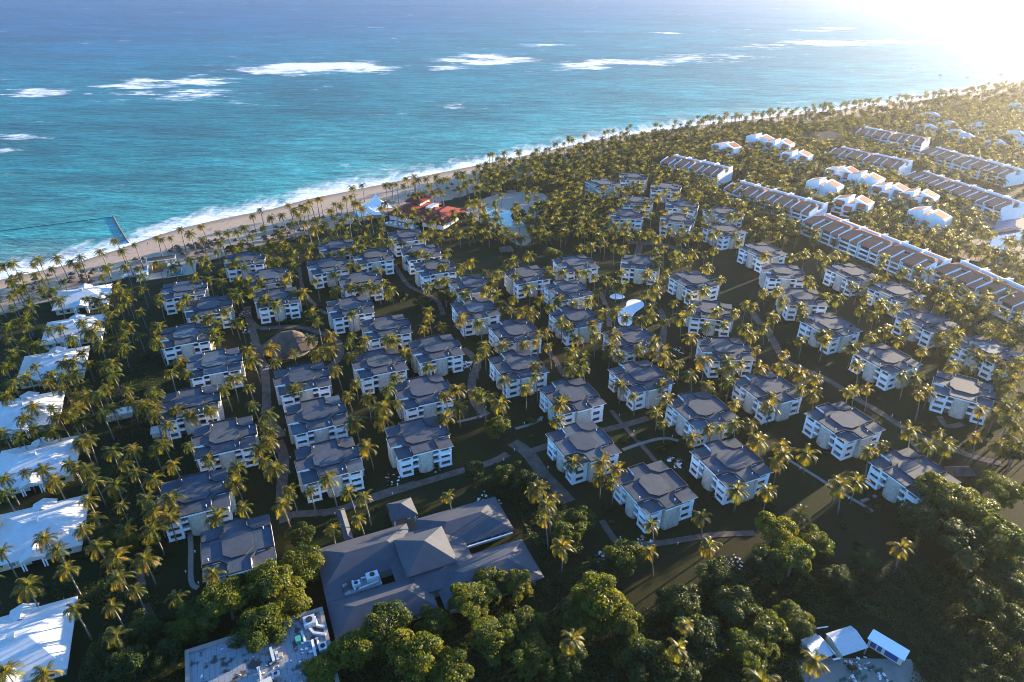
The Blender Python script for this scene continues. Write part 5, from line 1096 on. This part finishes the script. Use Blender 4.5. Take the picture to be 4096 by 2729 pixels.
def person(x, y, z, rz, label, shirt):
    q = root('person', (x, y, z), rz, label, 'person')
    verts = [(0, 0, .95), (0, 0, 1.2), (0, 0, 1.30), (0, 0, 1.53), (0, .02, 1.68), (.1, 0, .9), (.12, .12, .5), (.12, .2, .06), (.12, .32, .03), (-.1, 0, .9), (-.12, -.1, .5), (-.12, -.22, .08), (-.12, -.12, .03), (.2, 0, 1.4), (.25, -.1, 1.12), (.24, -.02, .88), (-.2, 0, 1.4), (-.25, .1, 1.12), (-.24, .2, .9)]
    edges = [(0, 1), (1, 2), (2, 3), (3, 4), (0, 5), (5, 6), (6, 7), (7, 8), (0, 9), (9, 10), (10, 11), (11, 12), (2, 13), (13, 14), (14, 15), (2, 16), (16, 17), (17, 18)]
    rad = [.15, .15, .16, .06, .11, .1, .07, .045, .04, .1, .07, .045, .04, .07, .05, .035, .07, .05, .035]
    me = bpy.data.meshes.new('person_body'); me.from_pydata(verts, edges, []); me.materials.append(M_SKIN)
    o = ob('body', me, q)
    md = o.modifiers.new('skin', 'SKIN'); me.skin_vertices.new() if not me.skin_vertices else None
    for k, sv in enumerate(me.skin_vertices[0].data): sv.radius = (rad[k], rad[k])
    me.skin_vertices[0].data[0].use_root = True
    o.modifiers.new('sub', 'SUBSURF').render_levels = 1
    ob('shirt', MB().tube([(0, 0, .92), (0, 0, 1.2), (0, 0, 1.46)], [.2, .19, .2], 10).data('shirt', shirt), q)
    ob('shorts', MB().tube([(0, 0, .96), (0, 0, .62)], [.2, .24], 10).data('shorts', M_DARK), q)
    ob('hair', MB().cone((0, 0), .12, 1.70, 1.84, 10).data('hair', M_DARK), q)
for k, ((x, y), lab, sh, z) in enumerate(zip(PEOPLE, ('person in red standing on the open sand at left', 'person in white shirt walking on the diagonal brick path', 'person on the narrow pale path between blocks at right'), (M_REDCLOTH, M_SHIRT, M_DARK), (-.1, .12, .12))):
    person(x, y, z, random.uniform(0, 6), lab, sh)
# ------------------------------------------------------------------ palms
WIND = atan2(-0.45, -1.0)           # trade wind bends the crowns towards the left
def frond(L, e0, bend, nl, wl, lat, rng, rach=True):
    """one frond from the origin along +x; triangles as leaflets"""
    n = nl + 1
    t = np.linspace(0, 1, n); e = e0 - bend * t ** 1.25; a = lat * t ** 1.5
    st = L / nl
    dx, dy, dz = np.cos(e) * np.cos(a), np.cos(e) * np.sin(a), np.sin(e)
    P = np.zeros((n, 3)); P[1:] = np.cumsum(np.stack([dx, dy, dz], 1)[:-1] * st, 0)
    V, F = [], []
    for k in range(1, nl + 1):
        tk = t[k]; p = P[k]; q = P[k - 1]
        d = np.array([dx[k], dy[k], dz[k]]); side = np.array([-np.sin(a[k]), np.cos(a[k]), 0.0])
        up = np.cross(d, side)
        ll = wl * (0.35 + 0.65 * np.sin(np.pi * min(1.0, 0.12 + 0.88 * tk)) ** 0.7) * rng.uniform(.8, 1.15)
        for s in (-1, 1):
            tip = p + side * s * ll * 0.80 + d * ll * (0.42 + 0.25 * tk) - np.array([0, 0, 1]) * ll * rng.uniform(.25, .6) + up * .06 * ll
            b = len(V); V += [q, p, tip]; F.append((b, b + 1, b + 2) if s > 0 else (b + 1, b, b + 2))
    if rach:
        for k in range(0, n - 1, max(1, nl // 4)):
            k2 = min(n - 1, k + max(1, nl // 4)); w = .09 * (1 - t[k]) + .02
            s = np.array([-np.sin(a[k]), np.cos(a[k]), 0.0]) * w
            b = len(V); V += [P[k] - s, P[k] + s, P[k2]]; F.append((b, b + 1, b + 2))
    return np.array(V), np.array(F)
FR_E = [radians(v) for v in (72, 58, 42, 28, 14, 0, -14, -30)]
def frond_var(i, rng, nl, wl=1.2):
    e = FR_E[i % 8]
    return frond(4.0 * (0.8 if e > 1.0 else 1.0) * rng.uniform(.9, 1.1), e, radians(rng.uniform(75, 120)) * (1 if e > -.1 else .7), nl, wl, rng.uniform(-.35, .35), rng)
rng = np.random.default_rng(5)
FRONDS = [[arrays_mesh('frond', *frond_var(i, rng, 13), M_FROND) for _ in range(3)] for i in range(8)]
DRYF = [arrays_mesh('frond', *frond(3.9, radians(-35), radians(45), 11, .9, rng.uniform(-.3, .3), rng), M_DRY) for _ in range(2)]
def crown_plan(rng, n):
    out = []
    for k in range(n):
        az = k * 2.39996 + rng.uniform(-.25, .25); i = min(7, int(8 * k / n + rng.uniform(-.4, .6)) if n > 0 else 0); i = max(0, i)
        az2 = az + 0.55 * sin(WIND - az)
        tilt = 0.30 * cos(WIND - az2)
        out.append((az2, i, tilt, rng.uniform(.88, 1.12)))
    return out
def fmat(az, tilt, s):
    return Matrix.Rotation(az, 4, 'Z') @ Matrix.Rotation(tilt, 4, 'Y') @ Matrix.Scale(s, 4)
def crown_arrays(rng, n, nl, wl):
    V, F, o = [], [], 0
    for az, i, tilt, s in crown_plan(rng, n):
        v, f = frond_var(i, rng, nl, wl); M = np.array(fmat(az, tilt * .7, s))
        V.append(v @ M[:3, :3].T); F.append(f + o); o += len(v)
    return np.concatenate(V), np.concatenate(F)
CROWNS = [arrays_mesh('crown', *crown_arrays(rng, 22, 13, 1.2), M_FROND) for _ in range(10)]
LOWCROWNS = [crown_arrays(rng, 16, 6, 1.6) for _ in range(10)]
def trunk_mesh(bx, by, r0=.24, r1=.13, seg=7, rings=6):
    pts = [(bx * (t ** 1.6), by * (t ** 1.6), 10 * t) for t in np.linspace(0, 1, rings)]
    return MB().tube(pts, [r0 + (r1 - r0) * t for t in np.linspace(0, 1, rings)], seg)
TR = [(random.uniform(-1.6, .6), random.uniform(-1.0, .8)) for _ in range(8)]
TRUNKS = [trunk_mesh(a, b).data('trunk', M_BARK, True) for a, b in TR]
NUT = MB().tube([(-.5, 0, -.3), (.1, .3, -.45), (.5, -.1, -.35)], .22, 6).data('coconuts', mat('green_coconut', (.14, .12, .03), .6))
def inframe(x, y, z, mg=4):
    a, b = proj(x, y, z); return -mg < a < 100 + mg and -mg < b < 100 + mg
def slide(x, y, z0, z):
    f = (CAM_Z - z) / (CAM_Z - z0); return x * f, y * f
def footprint_hit(x, y):
    for bx_, by_, rot in BLOCK_XY:
        dx, dy = x - bx_, y - by_
        if abs(dx) < 15 and abs(dy) < 15:
            c, s = cos(radians(rot)), sin(radians(rot)); u, v = c*dx + s*dy, -s*dx + c*dy
            if abs(u) < 10.2 and abs(v) < 10.2: return True
    for (x0, y0, x1, y1) in HOTELS:
        L = hypot(x1-x0, y1-y0); ux, uy = (x1-x0)/L, (y1-y0)/L; dx, dy = x-(x0+x1)/2, y-(y0+y1)/2
        if abs(dx*ux+dy*uy) < L/2 + 3 and abs(-dx*uy+dy*ux) < 16.5: return True
    for (a, b) in VILLAS:
        if hypot(x-a, y-b) < 14: return True
    for (a, b) in FARROOFS:
        if hypot(x-a, y-b) < 9: return True
    for (a, b) in BUNG_XY:
        dx, dy = x-a, y-b; u, v = cos(GR)*dx + sin(GR)*dy, -sin(GR)*dx + cos(GR)*dy
        if abs(u) < 12.4 and abs(v) < 12: return True
    if -84 < x < -36 and 430 < y < 466: return True
    if hypot(x - 294, y - 668) < 20 or hypot(x - 283, y - 388) < 12: return True
    return False
def inpoly(x, y, P):
    c = False
    for k in range(len(P)):
        (x0, y0), (x1, y1) = P[k-1], P[k]
        if (y0 > y) != (y1 > y) and x < (x1-x0)*(y-y0)/(y1-y0) + x0: c = not c
    return c
cand = []      # x, y of the crown at z
for (x, y) in PALMS:
    z = 10.5 + random.uniform(-1.8, 2.0); X, Y = slide(x, y, 10.5, z); cand.append((X, Y, z, 'palm'))
beach = []
for (x, y) in BEACH_PALMS:
    z = 13.5 + random.uniform(-1.5, 2.0); X, Y = slide(x, y, 13.5, z); beach.append((X, Y, z))
# random growth where the photograph shows unbroken palm grove
taken = {}
def key(x, y): return int(x // 6), int(y // 6)
def free(x, y, d):
    kx, ky = key(x, y)
    for i in (-1, 0, 1):
        for j in (-1, 0, 1):
            for (a, b) in taken.get((kx+i, ky+j), ()):
                if (a-x)**2 + (b-y)**2 < d*d: return False
    return True
def take(x, y): taken.setdefault(key(x, y), []).append((x, y))
for x, y, z, _ in cand: take(x, y)
for x, y, z in beach: take(x, y)
grove = []
R2 = random.Random(3)
def scatter(n, x0, x1, y0, y1, d, test, z0, z1):
    for _ in range(n):
        x, y = R2.uniform(x0, x1), R2.uniform(y0, y1)
        if not test(x, y) or footprint_hit(x, y) or not free(x, y, d): continue
        z = R2.uniform(z0, z1)
        if not inframe(x, y, z): continue
        take(x, y); grove.append((x, y, z))
def hyp_seg(x, y, x0, y0, x1, y1):
    t = max(0, min(1, ((x-x0)*(x1-x0) + (y-y0)*(y1-y0)) / ((x1-x0)**2 + (y1-y0)**2))); return hypot(x - x0 - t*(x1-x0), y - y0 - t*(y1-y0))
def far_ok(x, y):
    cy = float(coast_y(x))
    if any(abs(x - a) < 16 and -19 < y - b < 14 for a, b, _ in BLOCK_XY): return False
    if -92 < x < -28 and 402 < y < 480: return False
    if any(abs(x - (x0+x1)/2) < 60 and hyp_seg(x, y, x0, y0, x1, y1) < 17 for x0, y0, x1, y1 in HOTELS): return False
    if y > cy - 34 or y < 392 - 0.0 * x: return False
    if inpoly(x, y, PLAZA): return R2.random() < .14 and not inpoly(x, y, POOL)
    if x < -25 and y > cy - 84: return R2.random() < .10
    if any(hypot(x - a, y - b) < 16 for a, b in VILLAS): return False
    if inpoly(x, y, PPOOL): return False
    return True
scatter(9000, -70, 330, 392, 720, 4.4, far_ok, 6, 9.5)
scatter(9000, 60, 800, 520, 1060, 6.0, far_ok, 6, 10)
scatter(2600, 120, 330, 190, 400, 5.0, lambda x, y: x > 0.10 * y + 150 - 0.25 * (y - 190) * 0 and x > 165 + (y - 190) * .25 and all(hyp_seg(x, y, *h_) > 17 for h_ in HOTELS) and not inpoly(x, y, PPOOL) and hypot(x - 320, y - 425) > 38, 8, 12)
scatter(500, -300, -110, 100, 330, 5.5, lambda x, y: y < coast_y(x) - 40 and (cos(GR)*x + sin(GR)*y) < -45, 7, 11)
scatter(900, -160, 20, 330, 450, 7.5, lambda x, y: y < coast_y(x) - 84 and y > 375 + .35 * (x + 60), 8, 12)
def shoreline():
    x = -20.0
    while x < 780:
        cy = float(coast_y(x))
        for _ in range(3):
            xx = x + R2.uniform(-3, 3); y = cy - R2.uniform(26, 52); z = R2.uniform(12, 16)
            if free(xx, y, 3.0) and inframe(xx, y, z): take(xx, y); beach.append((xx, y, z))
        x += R2.uniform(3.5, 9)
shoreline()
allp = [(x, y, z, 'palm') for x, y, z, _ in cand] + [(x, y, z, 'grove') for x, y, z in grove]
allp = [p for p in allp if inframe(*p[:3])]
allp.sort(key=lambda p: p[0]**2 + p[1]**2)
N_IND, N_FROND = 300, 100
def palm(k, x, y, z, fronds, label, name='coconut_palm', group='coconut palms among the buildings', sc_=1.0):
    i = R2.randrange(8); tx, ty = TR[i]; zs = z / 10.0
    lx, ly = tx * zs * 1.0, ty * zs * 1.0
    r = root(name, (x - lx, y - ly, 0), 0, label, 'palm tree', group)
    ob('trunk', TRUNKS[i], r, None, 0, (zs, zs, zs))
    s = sc_ * R2.choice((.72, .85, .95, 1.0, 1.08, 1.15)) * R2.uniform(.94, 1.06)
    if fronds:
        for az, j, tilt, s2 in crown_plan(np.random.default_rng(k), R2.randrange(19, 25)):
            ob('frond', FRONDS[j][R2.randrange(3)] if not (j == 7 and R2.random() < .4) else DRYF[R2.randrange(2)], r, M=Matrix.Translation((lx, ly, z - .1)) @ fmat(az, tilt, s * s2))
        if R2.random() < .5: ob('coconuts', NUT, r, (lx, ly, z), R2.uniform(0, 6))
    else:
        ob('crown', CROWNS[R2.randrange(10)], r, M=Matrix.Translation((lx, ly, z - .1)) @ Matrix.Rotation(R2.uniform(-.5, .5), 4, 'Z') @ Matrix.Scale(s, 4))
    return r
PL = labels_for('coconut palm', allp[:N_IND])
for k, (x, y, z, kd) in enumerate(allp[:N_IND]): palm(k, x, y, z, k < N_FROND, PL[k])
beach.sort(key=lambda p: p[0]**2 + p[1]**2)
NB = 90
PL = labels_for('tall beach palm', beach[:NB], 12)
for k, (x, y, z) in enumerate(beach[:NB]): palm(900 + k, x, y, z, False, PL[k], 'beach_palm', 'tall palms along the beach', .92)
rest = allp[N_IND:] + [(x, y, z, 'b') for x, y, z in beach[NB:]]
Vs, Fs, o = [], [], 0
trv, trf = [], []
for (x, y, z, kd) in rest:
    v, f = LOWCROWNS[R2.randrange(10)]; a = R2.uniform(-.6, .6); s = R2.uniform(.7, 1.2) * (.85 if kd == 'b' else 1.0); c, n_ = cos(a) * s, sin(a) * s
    W = np.empty_like(v); W[:, 0] = v[:, 0]*c - v[:, 1]*n_ + x; W[:, 1] = v[:, 0]*n_ + v[:, 1]*c + y; W[:, 2] = v[:, 2]*s + z
    Vs.append(W); Fs.append(f + o); o += len(v)
    lx, ly = R2.uniform(-.6, 1.4), R2.uniform(-.6, .8)
    for t in range(3):
        al, be = 2*pi*t/3, 2*pi*(t+1)/3; r0, r1 = .24, .13
        trv += [(x+lx+r0*cos(al), y+ly+r0*sin(al), 0), (x+lx+r0*cos(be), y+ly+r0*sin(be), 0), (x+r1*cos(be), y+r1*sin(be), z), (x+r1*cos(al), y+r1*sin(al), z)]
    b = len(trv) - 12; trf += [(b+4*j, b+4*j+1, b+4*j+2, b+4*j+3) for j in range(3)]
q = tag(ob('palm_grove', None), 'dense grove of palms beyond the blocks and around the hotels', 'palm grove', None, 'stuff')
tag(ob('crowns', arrays_mesh('crowns', np.concatenate(Vs), np.concatenate(Fs), M_FROND), q), kind='stuff')
tag(ob('trunks', arrays_mesh('trunks', np.array(trv), np.array(trf), M_BARK), q), kind='stuff')

# ------------------------------------------------------------------ broadleaf trees and shrubs
def leaf_quads(C, Nrm, size, rng):
    n = len(C)
    t = rng.normal(size=(n, 3)); Nn = Nrm + rng.normal(scale=.55, size=(n, 3)); Nn /= np.linalg.norm(Nn, axis=1)[:, None]
    a = np.cross(Nn, t); a /= np.linalg.norm(a, axis=1)[:, None] + 1e-9; b = np.cross(Nn, a)
    s = (size * rng.uniform(.6, 1.3, n))[:, None]
    V = np.stack([C + a*s, C + b*s*.6, C - a*s, C - b*s*.6], 1).reshape(-1, 3)
    F = np.arange(4 * n).reshape(-1, 4)
    return V, F
def lobed(rng, lobes, per, size):
    Cs, Ns = [], []
    for (cx, cy, cz, r) in lobes:
        d = rng.normal(size=(per, 3)); d /= np.linalg.norm(d, axis=1)[:, None]; d[:, 2] = np.where(d[:, 2] < -.25, -d[:, 2] * .6, d[:, 2])
        # twig clumps: gather leaves about a few dozen centres on the lobe
        cl = rng.normal(size=(26, 3)); cl /= np.linalg.norm(cl, axis=1)[:, None]; cl[:, 2] = np.abs(cl[:, 2]) * np.where(rng.random(26) < .8, 1, -.5)
        w = cl[rng.integers(0, 26, per)]; d = d * .42 + w; 
        rr = r * rng.uniform(.72, 1.06, per) / np.maximum(.8, np.linalg.norm(d, axis=1))
        Cs.append(np.array([cx, cy, cz]) + d * rr[:, None] * np.array([1, 1, .8])); Ns.append(d / np.linalg.norm(d, axis=1)[:, None])
    return leaf_quads(np.concatenate(Cs), np.concatenate(Ns), size, rng)
def tree_lobes(rng, R, H, n):
    L = [(0, 0, H * .72, R * .55)]
    for k in range(n):
        a = k * 2.4 + rng.uniform(-.3, .3); q = R * rng.uniform(.35, .78); L.append((q*cos(a), q*sin(a), H * rng.uniform(.45, .88), R * rng.uniform(.24, .42)))
    return L
TREES, TTR = [], []
for k in range(6):
    rg = np.random.default_rng(100 + k); L = tree_lobes(rg, 6.0, 9.0, 15)
    TREES.append(lobed(rg, L, 720, .23))
    mb = MB().tube([(0, 0, 0), (.2, .1, 2.5), (0, .2, 5.5)], [.42, .32, .18], 8)
    for (cx, cy, cz, r) in L[1:9]: mb.tube([(.1, .1, 2.2 + random.random()), (cx * .5, cy * .5, cz * .72), (cx * .85, cy * .85, cz * .98)], [.17, .1, .04], 5, cap=False)
    TTR.append(mb.data('trunk', M_BARK))
TM = {mk: [arrays_mesh('crown', v, f, m) for v, f in TREES] for mk, m in (('l', M_LEAF), ('d', M_DARKLEAF), ('y', leafmat('yellow_leaf', (.055, .082, .008), (.100, .118, .011), (.080, .098, .010), .45, .3)))}
D2 = 4096 / 2353
def unproj(px, py, z):      # survey point (photo scaled to 2353 wide) to the plane at height z
    u, v = px / 2353 - .5, (py - 784) / 2353
    c, s = cos(-ROLL), sin(-ROLL); u, v = (c*u - s*v) / FOC, (s*u + c*v) / FOC
    d = (u, cos(PITCH) - v*sin(PITCH), -sin(PITCH) - v*cos(PITCH)); t = (z - CAM_Z) / d[2]
    return d[0]*t, d[1]*t
TL = [(525,1385,7,'y'),(620,1345,7,'y'),(690,1300,6.5,'y'),(600,1440,7,'l'),(690,1235,4.5,'d'),(455,1425,6,'l'),(665,1385,6,'y'),(420,1455,4.5,'l'),(560,1330,5,'l'),(885,1445,7,'l'),(815,1500,6,'y'),(960,1515,7,'y'),(1085,1385,6.5,'y'),(1120,1330,5,'y'),(1185,1345,5,'y'),(1130,1470,6.5,'l'),(1215,1440,5.5,'l'),(1230,1520,5.5,'l'),(1040,1545,6,'y'),(745,1545,5,'y'),(1375,1380,7.5,'y'),(1330,1430,6,'l'),(1430,1430,5.5,'l'),(1430,1290,6,'l'),(1380,1320,5,'d'),(1300,1235,5.5,'l'),(1335,1195,5,'l'),(1145,985,5.2,'y'),(1785,1235,6.5,'y'),(1820,1290,7,'l'),(1870,1250,5.5,'l'),(1760,1310,6,'d'),(1760,1450,6.5,'l'),(1820,1425,5.5,'l'),(1720,1500,6,'l'),(1560,1545,6,'d'),(1610,1470,6.5,'d'),(2165,1150,8.5,'l'),(2240,1180,8.5,'l'),(2290,1250,8,'l'),(2120,1200,7,'d'),(2210,1250,8,'d'),(2300,1130,7,'l'),(1990,1290,4.5,'d'),(1930,1330,4.5,'d'),(1650,1330,6,'d'),(1690,1400,6.5,'d'),(1560,1390,6,'d'),(1480,1520,6.5,'d'),(1300,1530,5,'d'),(1000,1440,5,'l'),(950,597,5.8,'d'),(1025,690,4.5,'d'),(970,695,4.5,'d'),(920,680,4,'d'),(540,575,5,'l'),(590,577,4.5,'l'),(632,700,4.2,'l'),(618,690,3.5,'l'),(275,1250,5.0,'l'),(240,1240,4,'d'),(1270,590,5.5,'l'),(1330,580,5,'l'),(1060,500,4,'d'),(1190,490,5,'d'),(1380,545,5,'d'),(1250,495,5,'d'),(1210,1110,5,'d'),(1160,1095,4.5,'d'),(1090,1085,4.0,'d'),(1240,1130,4.5,'d'),(2330,1040,6,'d'),(2310,1330,6.5,'d'),(2340,1450,6,'d'),(2250,1380,6,'d'),(1050,680,3.5,'d'),(1205,740,3.5,'d'),(1480,830,4,'d'),(390,1500,4.5,'d'),(330,1450,4.5,'d'),(300,1530,5,'d'),(240,1500,4,'d'),(720,880,0,'d')]
RT = random.Random(9)
TNAME = {'l': 'mid-green tree', 'd': 'dark green tree', 'y': 'yellow-green tree'}
def tree(x, y, R, mk, name='broadleaf_tree', label=None, grp='leafy trees in the foreground'):
    i = RT.randrange(6); s = R / 5.6
    r = root(name, (x, y, 0), RT.uniform(0, 6.28), label, 'tree', grp)
    z = RT.uniform(.9, 1.1)
    ob('trunk', TTR[i], r, None, 0, (s, s, s * z)); ob('crown', TM[mk][i], r, None, 0, (s, s, s * z))
TL = [(*unproj(px, py, R * .9), R, mk) for px, py, R, mk in TL if R > 0]
for mk in 'ldy':
    sub = [t for t in TL if t[3] == mk]
    for (x, y, R, _), lb in zip(sub, labels_for(TNAME[mk], sub)): tree(x, y, R, mk, 'broadleaf_tree', lb)
LOWT = []
for k in range(4):
    rg = np.random.default_rng(200 + k); LOWT.append(lobed(rg, tree_lobes(rg, 6.0, 8.0, 9), 70, .75))
Vs, Fs, o, cnt = [], [], 0, 0
for _ in range(1600):
    x, y = RT.uniform(-20, 700), RT.uniform(400, 1000)
    if not far_ok(x, y) or footprint_hit(x, y) or inpoly(x, y, PLAZA) or not inframe(x, y, 6, 1): continue
    v, f = LOWT[RT.randrange(4)]; s = RT.uniform(.55, 1.05); a = RT.uniform(0, 6.28); W = np.empty_like(v)
    W[:, 0] = (v[:, 0]*cos(a) - v[:, 1]*sin(a)) * s + x; W[:, 1] = (v[:, 0]*sin(a) + v[:, 1]*cos(a)) * s + y; W[:, 2] = v[:, 2] * s
    Vs.append(W); Fs.append(f + o); o += len(v); cnt += 1
    if cnt >= 260: break
tag(ob('far_wood', arrays_mesh('far_wood', np.concatenate(Vs), np.concatenate(Fs), M_DARKLEAF)), 'dark bushy wood between the far palms', 'wood', None, 'stuff')
# low shrubs round the foot of the buildings and along the paths
SH = []
for k in range(4):
    rg = np.random.default_rng(300 + k); L = [(rg.uniform(-.6, .6), rg.uniform(-.6, .6), rg.uniform(.5, .9), rg.uniform(.5, .85)) for _ in range(5)]
    SH.append(lobed(rg, L, 110, .2))
SHM = [arrays_mesh('foliage', v, f, m) for (v, f), m in zip(SH, (M_DARKLEAF, M_DARKLEAF, M_LEAF, M_DARKLEAF))]
SHT = MB().tube([(0, 0, 0), (.05, 0, .6)], .05, 5).data('stem', M_BARK)
ns = 0
for _ in range(4000):
    if ns >= 240: break
    y = RT.uniform(108, 330); x = RT.uniform(-.72, .72) * (y * .87 + 79)
    if footprint_hit(x, y) or not inframe(x, y, .5, 0): continue
    near = any(abs(x - a) < 15 and abs(y - b) < 15 for a, b, _ in BLOCK_XY)
    if not near and RT.random() < .4: continue
    if any(min(hypot(x - p[0], y - p[1]) for p in pts) < w for pts, w in PATH_LINES): continue
    lx, ly = cos(GR)*x + sin(GR)*y, -sin(GR)*x + cos(GR)*y
    if 3 < lx < 65 and 119 < ly < 160 or -33 < lx < 5 and ly < 136: continue
    r = root('shrub', (x, y, 0), RT.uniform(0, 6), 'low dark shrub %s %s' % whereabouts(x, y)[:2], 'shrub', 'low garden shrubs')
    s = RT.uniform(.8, 1.9); r.scale = (s, s, s * RT.uniform(.7, 1.0))
    ob('foliage', SHM[RT.randrange(4)], r); ob('stem', SHT, r); ns += 1
# creeper-covered thicket at the lower right and dark wood at the bottom
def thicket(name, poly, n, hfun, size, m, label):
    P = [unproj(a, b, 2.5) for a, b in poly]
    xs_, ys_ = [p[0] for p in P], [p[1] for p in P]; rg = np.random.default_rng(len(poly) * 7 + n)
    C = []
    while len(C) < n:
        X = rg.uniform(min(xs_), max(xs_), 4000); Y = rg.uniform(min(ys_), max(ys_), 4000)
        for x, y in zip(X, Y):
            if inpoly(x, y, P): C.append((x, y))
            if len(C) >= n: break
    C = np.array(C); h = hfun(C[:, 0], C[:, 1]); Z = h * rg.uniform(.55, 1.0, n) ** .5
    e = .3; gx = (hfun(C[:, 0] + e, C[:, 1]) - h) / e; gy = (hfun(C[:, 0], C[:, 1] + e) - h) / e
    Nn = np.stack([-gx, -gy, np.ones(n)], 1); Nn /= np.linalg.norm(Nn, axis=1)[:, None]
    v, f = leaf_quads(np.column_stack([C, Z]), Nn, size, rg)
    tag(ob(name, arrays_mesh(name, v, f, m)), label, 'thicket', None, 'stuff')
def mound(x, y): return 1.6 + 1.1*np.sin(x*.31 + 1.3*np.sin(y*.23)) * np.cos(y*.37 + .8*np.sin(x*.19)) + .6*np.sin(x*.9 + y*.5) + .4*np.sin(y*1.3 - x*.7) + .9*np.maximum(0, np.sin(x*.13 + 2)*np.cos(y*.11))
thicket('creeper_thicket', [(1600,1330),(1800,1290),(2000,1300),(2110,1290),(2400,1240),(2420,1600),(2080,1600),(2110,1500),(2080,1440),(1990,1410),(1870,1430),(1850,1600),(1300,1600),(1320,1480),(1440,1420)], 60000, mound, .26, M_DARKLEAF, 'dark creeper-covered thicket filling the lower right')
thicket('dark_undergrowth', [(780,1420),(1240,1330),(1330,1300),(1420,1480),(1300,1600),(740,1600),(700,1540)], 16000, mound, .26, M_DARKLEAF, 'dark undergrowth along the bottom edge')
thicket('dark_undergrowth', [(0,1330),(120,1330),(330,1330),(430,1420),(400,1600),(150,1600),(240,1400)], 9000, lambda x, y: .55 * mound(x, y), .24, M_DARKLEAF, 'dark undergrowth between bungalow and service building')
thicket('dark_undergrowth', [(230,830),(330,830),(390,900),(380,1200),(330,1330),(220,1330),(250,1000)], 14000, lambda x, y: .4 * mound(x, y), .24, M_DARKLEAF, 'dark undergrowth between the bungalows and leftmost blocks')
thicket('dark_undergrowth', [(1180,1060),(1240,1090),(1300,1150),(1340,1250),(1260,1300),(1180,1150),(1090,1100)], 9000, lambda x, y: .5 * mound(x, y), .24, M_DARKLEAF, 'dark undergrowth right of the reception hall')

# ------------------------------------------------------------------ haze over sea and land
hz = MB().box(-2750, 3350, -430, 7700, -3.6, 168)
mh = bpy.data.materials.new('haze_air'); mh.use_nodes = True; nt = mh.node_tree; nt.nodes.clear(); g = N(nt)
out = g.n('ShaderNodeOutputMaterial'); pv = g.n('ShaderNodeVolumePrincipled')
pv.inputs['Color'].default_value = (.93, .94, .97, 1); pv.inputs['Density'].default_value = HAZE_D; pv.inputs['Anisotropy'].default_value = HAZE_G
g.l(pv.outputs[0], out.inputs['Volume'])
tag(ob('haze', hz.data('haze', mh)), 'sea haze in the air', 'haze', None, 'stuff')
